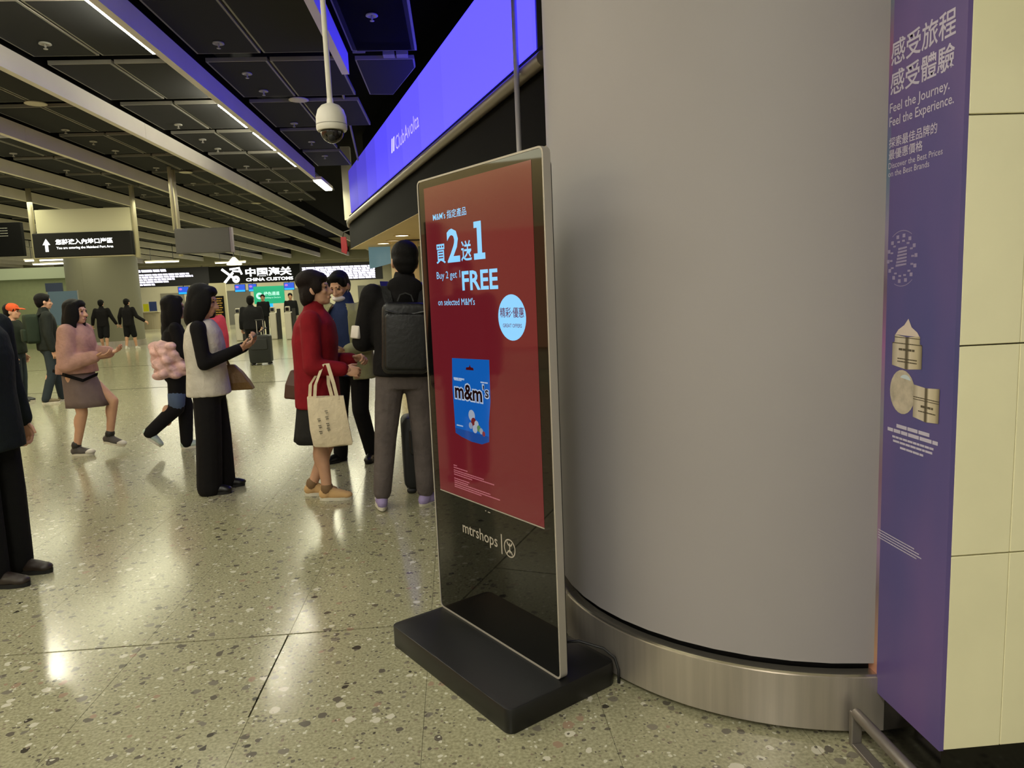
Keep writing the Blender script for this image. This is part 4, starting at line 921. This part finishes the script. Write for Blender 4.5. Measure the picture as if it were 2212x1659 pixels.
    def shoes(s, m, msole, high=0.0, mtoe=None, ln=1.0, mcuff=None):
        for S in (-1, 1):
            yaw, pit = s.foot[S]; M = rotm(yaw, pit); a = s.an[S]; L_ = 0.245*ln*s.H/1.68
            T = lambda p: a + M @ Vector(p)
            az = -a.z if pit == 0 else -0.05*s.H
            bm = bmesh.new()
            ell(bm, T((0, -0.02, az+0.045)), (0.036, 0.045, 0.042), M); ell(bm, T((0, L_*0.30, az+0.038)), (0.043, 0.085, 0.034), M); ell(bm, T((0, L_*0.52, az+0.032)), (0.041, 0.055, 0.027), M)
            caps(bm, T((0, -0.005, az+0.05)), T((0, 0.0, az+0.075+high)), 0.038, 0.040); caps(bm, T((0, 0.0, az+0.06)), T((0, L_*0.4, az+0.040)), 0.036, 0.032)
            up = link('shoe', remesh(bm, 0.009 if s.fine else 0.014, 2), m, s.t, True)
            bm = bmesh.new(); R = []
            for z, g in ((0.0, 0.97), (0.022, 1.0)):
                ring_ = []
                for k in range(20):
                    an = 2*PI*k/20; y = math.sin(an); x = math.cos(an)
                    wdt = 0.044*(0.86 + 0.14*(y > 0)) * g
                    ring_.append(bm.verts.new(T((x*wdt, L_*0.235 + y*(L_*0.50)*g, az+z))))
                R.append(ring_)
            skin(bm, R); obj('sole', bm, msole, up)
            if mcuff:
                bm = bmesh.new(); caps(bm, T((0, -0.004, az+0.062+high)), T((0, -0.002, az+0.078+high)), 0.043, 0.044); obj('collar', bm, mcuff, up, True)
            if mtoe:
                bm = bmesh.new(); ell(bm, T((0, L_*0.53, az+0.034)), (0.043, 0.055, 0.028), M); obj('toe_cap', bm, mtoe, up, True)
    def world(s, p):
        return s.t.rotation_euler.to_matrix() @ Vector(p) + s.t.location

def phone(p, loc, M, label, rgb=(30, 30, 32)):
    """a phone held in a hand, loc in the person's frame"""
    w = p.world(loc); t = thing('phone', label, 'phone', w, 0)
    R3 = Matrix.Rotation(p.t.rotation_euler[2], 3, 'Z') @ M
    bm = bmesh.new(); plate(bm, rrect(-0.037, 0.037, -0.077, 0.077, 0.010), -0.004, 0.004, 'xy'); bmesh.ops.transform(bm, matrix=R3.to_4x4(), verts=bm.verts[:]); obj('case', bm, mat('phone_case_%d' % rgb[0], rgb, 0.35), t)
    bm = bmesh.new(); plate(bm, rrect(-0.034, 0.034, -0.073, 0.073, 0.008), 0.0041, 0.0048, 'xy'); bmesh.ops.transform(bm, matrix=R3.to_4x4(), verts=bm.verts[:]); obj('display', bm, mat('phone_display', (120, 128, 140), 0.1, emit=0.25), t)

# --- woman in the pale vest, side-on, looking at her phone
p = Person('person in a pale grey vest, black sleeves and wide black trousers holding a phone', (-1.86, 5.46, 0), -PI/2 + 0.10, 1.555, True, pitch=-0.25)
p.el = {-1: V(-0.17, 0.06, 1.00), 1: V(0.19, 0.03, 0.985)}; p.wr = {-1: V(-0.06, 0.27, 1.08), 1: V(0.08, 0.25, 1.07)}
p.hand = {-1: (V(0.35, 0.7, 0.35), V(0.3, -0.5, 0.8), 0.5), 1: (V(-0.35, 0.75, 0.30), V(-0.3, -0.5, 0.8), 0.5)}
p.kn = {-1: V(-0.09, 0.02, 0.44), 1: V(0.09, -0.01, 0.44)}; p.an = {-1: V(-0.085, 0.02, 0.075), 1: V(0.085, -0.04, 0.075)}
p.body(); p.face(); p.hair('bob')
blk = cloth('black_cloth', (17, 15, 16), 0.4)
p.top('shirt', blk, hem=0.50, rx=0.145, ry=0.105, sleeve=(0.056, 0.050, 0.042, 0.97))
vest = cloth('vest_grey', (190, 183, 170), 0.6, 20)
def vparts(bm):
    pass
p.top('vest', vest, hem=0.475, rx=0.166, ry=0.140, flare=1.10, sleeve=None, chest=0.98)
p.trousers(blk, 0.098, 0.092, 0.092, seat=1.02); p.shoes(mat('black_leather', (14, 13, 13), 0.35), M_sole_b, ln=0.95)
phone(p, (0.01, 0.385, 1.175), rotm(0.1, 0.6), 'dark phone in the hands of the person in the pale vest')
t = thing('handbag', 'brown leather handbag hanging in front of the person in the pale vest', 'bag', p.world((-0.20, 0.12, 0.74)), p.t.rotation_euler[2])
M_brown = mat('brown_leather', (122, 90, 44), 0.5, bump=0.2, bscale=40)
bm = bmesh.new(); R = []
for z, y0, y1, w in ((0, -0.06, 0.17, 0.05), (0.06, -0.07, 0.14, 0.06), (0.14, -0.06, 0.09, 0.05), (0.20, -0.05, 0.04, 0.02)): R.append([bm.verts.new(q) for q in ((-w, y0, z), (w, y0, z), (w, y1, z), (-w, y1, z))])
skin(bm, R); bevel(bm, 0.01); obj('bag_body', bm, M_brown, t)
bm = bmesh.new(); ribbon(bm, [(0.0, 0.0, 0.19), (0.06, -0.06, 0.40), (0.10, -0.11, 0.53)], 0.018, 0.004, (0, 1, 0.3)); obj('strap', bm, M_brown, t)

# --- woman in the red cardigan with a tote bag
p = Person('person in a dark red cardigan and black skirt with a tote bag on one arm', (-0.995, 5.10, 0), -PI/2 + 0.02, 1.60, True, yaw=-0.05, pitch=0.10, lean=0.02, wide=1.16, stance=0.05)
p.el = {-1: V(-0.21, 0.06, 0.96), 1: V(0.235, 0.02, 0.965)}; p.wr = {-1: V(-0.13, 0.24, 0.97), 1: V(0.19, 0.215, 0.935)}
p.hand = {-1: (V(0.4, 0.8, 0.2), V(0.5, 0, -0.6), 0.7), 1: (V(-0.1, 0.9, -0.25), V(-0.9, 0.0, -0.4), 0.75)}
p.kn = {-1: V(-0.075, 0.06, 0.44), 1: V(0.075, 0.0, 0.44)}; p.an = {-1: V(-0.075, -0.10, 0.08), 1: V(0.08, 0.03, 0.08)}; p.foot = {-1: (0.05, 0), 1: (-0.10, 0)}
p.body(); p.face(); p.hair('pixie', M_hair2)
red = cloth('cardigan_red', (126, 20, 30), 0.5, 12, var=0.12)
p.top('cardigan', red, hem=0.415, rx=0.168, ry=0.150, flare=1.03, sleeve=(0.068, 0.064, 0.052, 0.95), collar=0.9)
p.skirt(cloth('skirt_charcoal', (34, 33, 32), 0.4), top=0.50, hem=0.265, r0=(0.15, 0.13), r1=(0.19, 0.185))
p.shoes(cloth('trainer_tan', (196, 160, 112), 0.3), M_sole_w, high=0.012, ln=1.02, mcuff=mat('trainer_cuff', (120, 92, 60), 0.7))
t = thing('tote_bag', 'cream canvas tote bag on the arm of the person in red', 'bag', p.world((0.262, 0.095, 0.43)), p.t.rotation_euler[2] + PI/2 + 0.12)
M_canvas = cloth('canvas_cream', (222, 206, 176), 0.4, 30)
bm = bmesh.new(); R = []
for z, w, d, dx in ((0, 0.118, 0.045, 0.03), (0.012, 0.128, 0.052, 0.028), (0.12, 0.128, 0.052, 0.014), (0.25, 0.122, 0.042, 0.004), (0.335, 0.118, 0.03, 0.0)):
    R.append([bm.verts.new((dx+u, v, z + 0.004*math.sin(u*40))) for u, v in ((-w, -d), (-w*0.3, -d*1.1), (w*0.4, -d), (w, -d*0.8), (w, d*0.8), (0, d*1.1), (-w, d))])
skin(bm, R); auto_smooth(obj('bag_body', bm, M_canvas, t), 0.9)
for y_, o_ in ((-0.03, 0.0), (0.03, -0.035)):
    bm = bmesh.new(); ribbon(bm, [(-0.072+o_, y_, 0.31), (-0.058+o_, y_*0.9, 0.42), (0.0, y_*0.3, 0.552), (0.03, y_*0.3, 0.552), (0.060+o_, y_*0.9, 0.42), (0.078+o_, y_, 0.31)], 0.024, 0.004, (1, 0.0, 0.4)); obj('strap', bm, M_canvas, t)
bm = bmesh.new()
for u, v in ((0.0, 0.235), (0.0, 0.195), (0.003, 0.150), (0.005, 0.118), (-0.052, 0.185), (-0.048, 0.140), (-0.046, 0.100)):
    for (a, b_, c, d) in ((-0.010, 0.008, 0.010, 0.011), (-0.006, -0.004, 0.012, -0.001), (-0.002, -0.012, 0.001, 0.010)):
        q = [(u+a, v+b_), (u+c, v+b_+0.001), (u+c, v+b_+0.004), (u+a, v+b_+0.0035)]
        plate(bm, q, -0.062, -0.0575)
obj('printed_marks', bm, mat('mark_grey', (70, 68, 60), 0.7), t)
t = thing('shoulder_bag', 'brown shoulder bag behind the person in the red cardigan', 'bag', p.world((-0.12, -0.175, 0.69)), p.t.rotation_euler[2])
bm = bmesh.new(); R = []
for z, y0, y1, w in ((0, -0.075, 0.12, 0.06), (0.10, -0.06, 0.10, 0.06), (0.20, -0.02, 0.08, 0.03)): R.append([bm.verts.new(q) for q in ((-w, y0, z+0.03*(y0 < 0)), (w, y0, z+0.03), (w, y1, z), (-w, y1, z))])
skin(bm, R); bevel(bm, 0.012); obj('bag_body', bm, mat('dark_brown_leather', (78, 48, 28), 0.5), t)
bm = bmesh.new(); ribbon(bm, [(0.0, 0.03, 0.19), (-0.01, 0.09, 0.36), (-0.02, 0.2, 0.58)], 0.02, 0.004, (0, 1, 0.3)); obj('strap', bm, mat('dark_brown_leather'), t)

# --- man in the sage jacket with a mask under his chin
p = Person('person in an open sage jacket and navy shirt with mask under chin, reading a phone', (-0.915, 6.20, 0), math.radians(158), 1.66, False, yaw=0.05, pitch=-0.42, lean=0.03)
p.hc = V(0.02, 0.06, 1.515)
p.el = {-1: V(-0.25, 0.05, 1.03), 1: V(0.26, 0.05, 1.03)}; p.wr = {-1: V(-0.13, 0.26, 0.985), 1: V(0.09, 0.25, 1.00)}
p.hand = {-1: (V(0.7, 0.5, 0.05), V(0.2, -0.3, 0.9), 0.45), 1: (V(-0.7, 0.55, 0.1), V(-0.2, -0.3, 0.9), 0.45)}
p.kn = {-1: V(-0.10, 0.06, 0.46), 1: V(0.12, 0.02, 0.46)}; p.an = {-1: V(-0.12, -0.05, 0.08), 1: V(0.14, 0.03, 0.08)}; p.foot = {-1: (0.25, 0), 1: (-0.45, 0)}
p.body(); p.face(mouth=True); p.hair('crop')
navy = cloth('navy_shirt', (38, 50, 86), 0.4); sage = cloth('sage_jacket', (140, 138, 104), 0.6, 12)
p.top('shirt', navy, hem=0.455, rx=0.150, ry=0.112, sleeve=None, collar=0.9)
def open_jacket(p, m, hem, rx, ry, gap, sl):
    h = p.H; bm = bmesh.new(); seg = 26; R = []
    for z, kx, ky in ((hem, 1.06, 1.06), (0.55, 1.0, 1.0), (0.63, 0.98, 1.0), (0.72, 1.05, 1.06), (0.785, 1.0, 0.95), (0.825, 0.62, 0.75)):
        ring_ = []
        for r_ in (1.0, 0.90):
            it = range(seg+1) if r_ == 1.0 else range(seg, -1, -1)
            for k in it:
                a = PI/2 + gap + (2*PI-2*gap)*k/seg
                ring_.append(bm.verts.new((rx*kx*r_*math.cos(a), p.neck.y*(z-0.5)*2 + ry*ky*r_*math.sin(a), z*h)))
        R.append(ring_)
    skin(bm, R)
    for S in (-1, 1): ell(bm, p.sh[S] - V(S*0.01, 0, 0.012*h), (sl[0]*1.1,)*3)
    p.sleeves(bm, *sl)
    return link('jacket', remesh(bm, 0.012, 4), m, p.t, True)
open_jacket(p, sage, 0.435, 0.215, 0.158, 0.45, (0.070, 0.066, 0.055, 0.92))
p.trousers(blk, 0.088, 0.072, 0.062); p.shoes(mat('black_leather'), M_sole_b)
bm = bmesh.new(); ell(bm, p.head_pt((0, 0.040, -0.095)), (0.066*p.hs, 0.075*p.hs, 0.032*p.hs), p.HM @ rotm(0, 0.35)); ell(bm, p.head_pt((0, 0.0, -0.085)), (0.068*p.hs, 0.06*p.hs, 0.020*p.hs), p.HM)
obj('face_mask', bm, cloth('mask_white', (214, 206, 204), 0.2), p.t, True)
for q in (-1, 1):
    bm = bmesh.new(); tube(bm, [p.head_pt((q*0.062, 0.03, -0.085)), p.head_pt((q*0.078, 0.0, -0.03)), p.head_pt((q*0.086, -0.02, 0.0))], 0.0018, 6); obj('mask_loop', bm, mat('mask_white'), p.t, True)
bm = bmesh.new(); box(bm, 0.055, 0.085, 0.128, 0.136, 1.235, 1.243); obj('chest_logo', bm, M_white, p.t)
phone(p, (-0.02, 0.365, 1.03), rotm(0.4, 0.75, 0.2), 'pale phone in the hands of the person in the sage jacket', (200, 192, 180))

# --- man with the black backpack, seen from behind
p = Person('person in a black jacket, grey jeans and lilac trainers seen from behind', (-0.41, 4.73, 0), math.radians(6), 1.765, False, yaw=0.12, pitch=-0.10, lean=-0.0, wide=1.03, stance=0.078)
p.t.rotation_euler[1] = 0.062
p.el = {-1: V(-0.27, 0.06, 1.11), 1: V(0.27, 0.06, 1.11)}; p.wr = {-1: V(-0.17, 0.28, 1.10), 1: V(0.16, 0.28, 1.10)}
p.hand = {-1: (None, V(0.3, 0, 0.9), 0.5), 1: (None, V(-0.3, 0, 0.9), 0.5)}
p.an = {-1: V(-0.145, -0.02, 0.085), 1: V(0.145, 0.02, 0.085)}; p.kn = {-1: V(-0.12, 0.0, 0.50), 1: V(0.125, 0.02, 0.50)}; p.foot = {-1: (0.05, 0), 1: (-0.65, 0)}
p.body(); p.face(); p.hair('short')
p.top('jacket', cloth('jacket_black', (16, 14, 15), 0.5), hem=0.505, rx=0.198, ry=0.135, sleeve=(0.080, 0.070, 0.056, 0.96), collar=1.2, parts=lambda bm: (ell(bm, (0, -0.075, 1.47), (0.12, 0.055, 0.075)), ell(bm, (0, -0.09, 1.40), (0.10, 0.05, 0.08))))
p.trousers(cloth('jeans_grey', (88, 80, 78), 0.9, 13, var=0.18), 0.098, 0.076, 0.060, seat=1.08, upto=0.93)
p.shoes(cloth('trainer_lilac', (150, 136, 178), 0.2), M_sole_w, high=0.055, mtoe=mat('trainer_white', (206, 200, 188), 0.5), mcuff=mat('trainer_white'))
bm = bmesh.new(); a, b_ = p.sh[-1].lerp(p.el[-1], 0.80), p.sh[-1].lerp(p.el[-1], 0.97); c_ = (a+b_)/2 + V(-0.045, -0.040, 0.03); box(bm, -0.016, 0.016, -0.036, 0.036, -0.042, 0.042); bevel(bm, 0.008, 2); bmesh.ops.transform(bm, matrix=Matrix.Translation(c_ + V(-0.002, -0.004, 0)) @ rotm(0.75, 0, 0.15).to_4x4(), verts=bm.verts[:]); obj('white_armband', bm, cloth('armband_white', (212, 204, 196), 0.3), p.t, True)
t = thing('backpack', 'black leather backpack on the back of the person in grey jeans', 'backpack', p.world((0.0, -0.135, 0.925)), p.t.rotation_euler[2]); t.rotation_euler[1] = p.t.rotation_euler[1]
M_bp = mat('backpack_leather', (17, 17, 19), 0.42, bump=0.15, bscale=30)
bm = bmesh.new(); plate(bm, rrect(-0.147, 0.147, 0.0, 0.45, 0.05), -0.11, 0.0); bevel(bm, 0.025, 3); auto_smooth(obj('main_body', bm, M_bp, t))
bm = bmesh.new(); plate(bm, rrect(-0.130, 0.130, 0.03, 0.385, 0.03), -0.135, -0.105); bevel(bm, 0.018, 3); auto_smooth(obj('front_pocket', bm, M_bp, t))
bm = bmesh.new(); tube(bm, [(-0.125 + 0.25*k/12, -0.132 + 0.012*math.sin(PI*k/12), 0.40 - 0.022*math.sin(PI*k/12)) for k in range(13)], 0.006, 6); obj('piping', bm, mat('piping_sheen', (60, 60, 62), 0.25), t, True)
bm = bmesh.new(); ribbon(bm, [(-0.05, -0.03, 0.455), (-0.035, -0.03, 0.495), (0.0, -0.03, 0.508), (0.035, -0.03, 0.495), (0.05, -0.03, 0.455)], 0.022, 0.008, (0, 1, 0)); obj('grab_handle', bm, M_bp, t)
for q in (-1, 1):
    bm = bmesh.new(); ribbon(bm, [(q*0.10, -0.02, 0.43), (q*0.125, 0.06, 0.545), (q*0.13, 0.16, 0.575)], 0.055, 0.012, (1, 0, 0)); obj('shoulder_strap', bm, M_bp, t)
def suitcase(loc, rz, w, d, h, label, handle=True, m=None):
    t = thing('suitcase', label, 'suitcase', loc, rz)
    m = m or mat('suitcase_black', (14, 14, 15), 0.5)
    bm = bmesh.new(); plate(bm, rrect(-w/2, w/2, 0.045, h, 0.05), -d/2, d/2); bevel(bm, 0.02, 2); auto_smooth(obj('shell', bm, m, t))
    bm = bmesh.new(); plate(bm, rrect(-w/2+0.05, w/2-0.05, h*0.52, h*0.88, 0.03), -d/2-0.025, -d/2+0.005); bevel(bm, 0.01, 1); auto_smooth(obj('pocket', bm, m, t))
    for x in (-w/2+0.05, w/2-0.05):
        for y in (-d/2+0.05, d/2-0.05):
            bm = bmesh.new(); caps(bm, (x-0.012, y, 0.025), (x+0.012, y, 0.025), 0.024, 0.024, 10); obj('wheel', bm, M_dark, t, True)
    if handle:
        for x in (-0.07, 0.07):
            bm = bmesh.new(); tube(bm, [(x, d/2-0.05, h-0.02), (x, d/2-0.05, h+0.33)], 0.008, 6); obj('handle_rod', bm, M_frame, t)
        bm = bmesh.new(); caps(bm, (-0.085, d/2-0.05, h+0.33), (0.085, d/2-0.05, h+0.33), 0.013, 0.013, 8); obj('grip', bm, M_dark, t, True)
    bm = bmesh.new(); ribbon(bm, [(-0.07, -0.02, h-0.002), (-0.05, -0.02, h+0.025), (0.05, -0.02, h+0.025), (0.07, -0.02, h-0.002)], 0.03, 0.006, (0, 1, 0)); obj('top_handle', bm, m, t)
    return t
suitcase((-0.28, 5.12, 0), 0.1, 0.30, 0.22, 0.56, 'black suitcase standing in front of the person in grey jeans', False)

# --- girl in the pink coat walking right
p = Person('person walking in a dusty pink fleece jacket and mauve skirt, hands forward', (-3.67, 7.20, 0), -PI/2 - 0.05, 1.50, True, pitch=-0.05, lean=0.03)
p.el = {-1: V(-0.17, 0.05, 0.98), 1: V(0.20, 0.02, 0.90)}; p.wr = {-1: V(-0.10, 0.27, 0.98), 1: V(0.14, 0.26, 0.96)}
p.hand = {-1: (V(0.2, 0.9, 0.1), V(0.2, 0, 0.9), 0.35), 1: (V(-0.1, 0.95, 0.05), V(-0.3, 0, 0.9), 0.30)}
p.kn = {-1: V(-0.07, 0.27, 0.50), 1: V(0.07, 0.04, 0.42)}; p.an = {-1: V(-0.07, 0.20, 0.15), 1: V(0.07, -0.05, 0.08)}; p.foot = {-1: (0.0, -0.25), 1: (0.0, 0)}
p.body(); p.face(); p.hair('long', M_hair)
pk_ = cloth('fleece_pink', (176, 136, 122), 0.8, 20, var=0.15)
p.top('jacket', pk_, hem=0.535, rx=0.165, ry=0.155, flare=1.12, sleeve=(0.082, 0.080, 0.062, 0.95), collar=0.9)
p.skirt(cloth('skirt_mauve', (112, 96, 92), 0.4), top=0.56, hem=0.315, r0=(0.15, 0.13), r1=(0.16, 0.20), shift=0.06)
p.shoes(mat('trainer_grey', (74, 68, 66), 0.6), M_sole_w, high=0.03, mtoe=mat('trainer_white'), mcuff=mat('trainer_black', (24, 22, 22), 0.5))
bm = bmesh.new(); ribbon(bm, [(0.10, -0.17, 0.84), (0.20, 0.0, 0.80), (0.17, 0.14, 0.74), (0.0, 0.19, 0.78)], 0.03, 0.006, (0, 0.3, 1)); obj('belt_strap', bm, M_fascia, p.t)

# --- girl with the pink puffy jacket round her waist, walking away to the right
p = Person('person walking in a black top with a pink puffy jacket round the waist', (-2.72, 7.12, 0), -PI/2 + 0.45, 1.50, True, lean=0.02)
p.kn = {-1: V(-0.06, 0.06, 0.43), 1: V(0.06, -0.03, 0.43)}; p.an = {-1: V(-0.06, 0.04, 0.08), 1: V(0.07, -0.27, 0.23)}; p.foot = {-1: (0.0, 0), 1: (0.0, -0.75)}
p.el = {-1: V(-0.15, 0.08, 0.95), 1: V(0.17, 0.06, 0.95)}; p.wr = {-1: V(-0.10, 0.22, 0.95), 1: V(0.10, 0.22, 0.95)}
p.body(); p.face(); p.hair('long', M_hair)
p.top('shirt', blk, hem=0.52, rx=0.150, ry=0.11, sleeve=(0.055, 0.052, 0.042, 0.97))
bm = bmesh.new()
for k in range(5):
    ell(bm, (0, -0.02, 0.76 + 0.072*k), (0.175 - 0.010*abs(k-2), 0.15 - 0.012*abs(k-2), 0.052))
    for j in range(9):
        a = 2*PI*j/9 + k*0.5; q = random.uniform(0.85, 1.12)
        ell(bm, (0.15*q*math.cos(a), -0.02 + 0.125*q*math.sin(a), 0.76 + 0.070*k + random.uniform(-0.02, 0.02)), (0.075, 0.06, random.uniform(0.035, 0.055)), rotm(a, random.uniform(-0.4, 0.4)))
link('tied_jacket', remesh(bm, 0.014, 2), cloth('puffy_pink', (218, 178, 172), 0.9, 22, var=0.30), p.t, True)
p.trousers(cloth('black_cloth'), 0.087, 0.074, 0.058)
bm = bmesh.new(); caps(bm, p.hip[1].lerp(p.kn[1], 0.62) + V(0.006, 0, 0), p.hip[1].lerp(p.kn[1], 0.92) + V(0.006, 0, 0), 0.080, 0.074); obj('denim_patch', bm, cloth('denim_blue', (78, 92, 118), 0.5), p.t, True)
p.shoes(mat('trainer_mint', (170, 184, 172), 0.5), M_sole_w)

# --- dark figure at the left frame edge
p = Person('close person in dark clothes cut off by the left photo edge', (-2.47, 3.86, 0), -PI/2 - 0.10, 1.68, False, wide=1.05)
p.an = {-1: V(-0.09, 0.02, 0.085), 1: V(0.09, 0.02, 0.085)}
p.foot = {-1: (0.0, 0), 1: (0.0, 0)}
p.body(); p.face(); p.hair('short')
p.top('coat', cloth('coat_dark_green', (22, 28, 28), 0.5), hem=0.42, rx=0.175, ry=0.150, flare=1.05, sleeve=(0.074, 0.068, 0.056, 0.96), collar=1.0)
p.trousers(cloth('trousers_black', (15, 15, 15), 0.5), 0.098, 0.085, 0.075); p.shoes(mat('boot_brown', (38, 28, 22), 0.45), M_sole_b, high=0.05, ln=1.05)

# --- orange cap and backpacker, left middle distance
p = Person('person in an orange cap and dark jacket with a white sleeve', (-6.78, 11.6, 0), -PI/2 + 0.15, 1.52, False, fine=False)
p.body(); p.face(); p.hair('short')
p.top('jacket', cloth('jacket_dark_green', (30, 36, 28), 0.5), hem=0.50, rx=0.175, ry=0.14, sleeve=(0.07, 0.064, 0.055, 0.3))
bm = bmesh.new(); caps(bm, p.el[1].lerp(p.sh[1], 0.35), p.wr[1], 0.078, 0.066); obj('white_sleeve', bm, cloth('sleeve_white', (206, 206, 170), 0.4), p.t, True)
p.trousers(cloth('jeans_dark', (44, 52, 56), 0.4), 0.09, 0.07, 0.058); p.shoes(mat('black_leather'), M_sole_w)
bm = bmesh.new(); ell(bm, p.head_pt((0, -0.01, 0.055)), (0.093, 0.105, 0.082), p.HM); obj('cap', bm, cloth('cap_orange', (196, 84, 44), 0.2), p.t, True)
bm = bmesh.new(); ell(bm, p.head_pt((0, 0.115, 0.045)), (0.075, 0.075, 0.012), p.HM @ rotm(0, -0.2)); obj('cap_peak', bm, cloth('cap_orange'), p.t, True)
p = Person('person in a dark jacket with a green rucksack behind the pink fleece jacket', (-6.22, 11.45, 0), -PI/2 + 0.65, 1.66, False, fine=False)
p.an = {-1: V(-0.09, 0.12, 0.085), 1: V(0.09, -0.12, 0.085)}; p.kn = {-1: V(-0.09, 0.08, 0.47), 1: V(0.09, 0.0, 0.47)}
p.body(); p.face(); p.hair('short')
p.top('jacket', cloth('jacket_green_black', (32, 36, 32), 0.5), hem=0.48, rx=0.18, ry=0.145, sleeve=(0.075, 0.068, 0.055, 0.96), collar=1.0)
p.trousers(cloth('jeans_dark'), 0.09, 0.07, 0.06); p.shoes(cloth('shoe_khaki', (110, 100, 78), 0.3), M_sole_w)
t = thing('rucksack', 'dark green rucksack worn by the person behind the pink fleece jacket', 'backpack', p.world((0.0, -0.10, 0.92)), p.t.rotation_euler[2])
bm = bmesh.new(); plate(bm, rrect(-0.16, 0.16, 0.0, 0.44, 0.06), -0.17, 0.0); bevel(bm, 0.03, 2); auto_smooth(obj('main_body', bm, cloth('rucksack_green', (36, 46, 34), 0.4), t))
bm = bmesh.new(); plate(bm, rrect(-0.12, 0.12, 0.03, 0.22, 0.03), -0.215, -0.16); bevel(bm, 0.015, 2); auto_smooth(obj('pocket', bm, cloth('rucksack_green'), t))
for q in (-1, 1):
    bm = bmesh.new(); ribbon(bm, [(q*0.10, -0.02, 0.40), (q*0.12, 0.08, 0.46), (q*0.12, 0.18, 0.42)], 0.05, 0.01, (1, 0, 0)); obj('shoulder_strap', bm, M_fascia, t)

# --- the pair walking away in shorts
for i, (x, y, lab, rz) in enumerate(((-11.55, 24.6, 'left walker of the pair in black top and shorts seen from behind', 0.1), (-10.65, 24.4, 'right walker of the pair in black top and shorts with arm out', -0.15))):
    p = Person(lab, (x, y, 0), rz, 1.66, False, fine=False, group='pair walking away in black shorts')
    q = 1 if i else -1
    p.an = {-1: V(-0.10, -0.10*q, 0.085), 1: V(0.10, 0.14*q, 0.085)}; p.kn = {-1: V(-0.10, 0.0, 0.47), 1: V(0.10, 0.08*q, 0.47)}
    p.el = {-1: V(-0.27, -0.03, 1.08), 1: V(0.28, 0.02, 1.08)}; p.wr = {-1: V(-0.33, 0.05, 0.86), 1: V(0.38 + 0.12*i, 0.08, 0.86 + 0.06*i)}
    p.body(); p.face(); p.hair('short')
    p.top('hoodie', cloth('hoodie_black', (20, 18, 20), 0.4), hem=0.47, rx=0.18, ry=0.13, sleeve=(0.072, 0.065, 0.052, 0.95), collar=1.1)
    p.trousers(cloth('shorts_black', (18, 18, 20), 0.4), 0.105, 0.09, 0.09, name='shorts', upto=0.0); p.shoes(mat('trainer_white'), M_sole_w, high=0.04)

# --- coral top, traveller, officers
p = Person('person in a coral top behind the person in the pale vest', (-3.64, 11.0, 0), 0.35, 1.46, True, fine=False)
p.body(); p.face(); p.hair('bob')
p.top('blouse', cloth('blouse_coral', (206, 74, 90), 0.4), hem=0.53, rx=0.165, ry=0.13, sleeve=(0.075, 0.072, 0.06, 0.9)); p.trousers(cloth('trousers_grey', (70, 68, 62), 0.4), 0.09, 0.075, 0.065); p.shoes(mat('black_leather'), M_sole_b)
p = Person('person in black with a wheeled suitcase walking towards the gates', (-4.68, 17.0, 0), 0.05, 1.54, False, fine=False, wide=1.06)
p.wr = {-1: V(-0.26, 0.1, 0.80), 1: V(0.22, -0.05, 0.84)}
p.an = {-1: V(-0.10, 0.16, 0.085), 1: V(0.10, -0.10, 0.085)}; p.kn = {-1: V(-0.09, 0.1, 0.45), 1: V(0.09, 0.02, 0.45)}
p.body(); p.face(); p.hair('crop')
p.top('jumper', cloth('jumper_black', (24, 24, 26), 0.4), hem=0.50, rx=0.19, ry=0.14, sleeve=(0.072, 0.066, 0.055, 0.95), collar=0.8); p.trousers(cloth('trousers_black'), 0.095, 0.075, 0.065); p.shoes(mat('black_leather'), M_sole_b)
suitcase((-4.36, 16.35, 0), 0.06, 0.46, 0.30, 0.66, 'black wheeled suitcase pulled by the person in black near the gates', True, mat('suitcase_dark', (24, 28, 26), 0.5))
for x, y, lab in ((-7.55, 29.2, 'person in dark uniform standing in front of the green sign'), (-8.0, 31.0, 'person in dark uniform behind the left passage gate pillar'), (-6.3, 28.4, 'person in dark uniform behind the last passage gate pillar')):
    p = Person(lab, (x, y, 0), PI + 0.2, 1.66, False, fine=False, group='people in dark uniform at the gates')
    p.body(); p.hair('short'); p.face()
    p.top('tunic', cloth('uniform_black', (22, 24, 26), 0.3), hem=0.47, rx=0.175, ry=0.13); p.trousers(cloth('uniform_black'), 0.09, 0.07, 0.06); p.shoes(mat('black_leather'), M_sole_b)
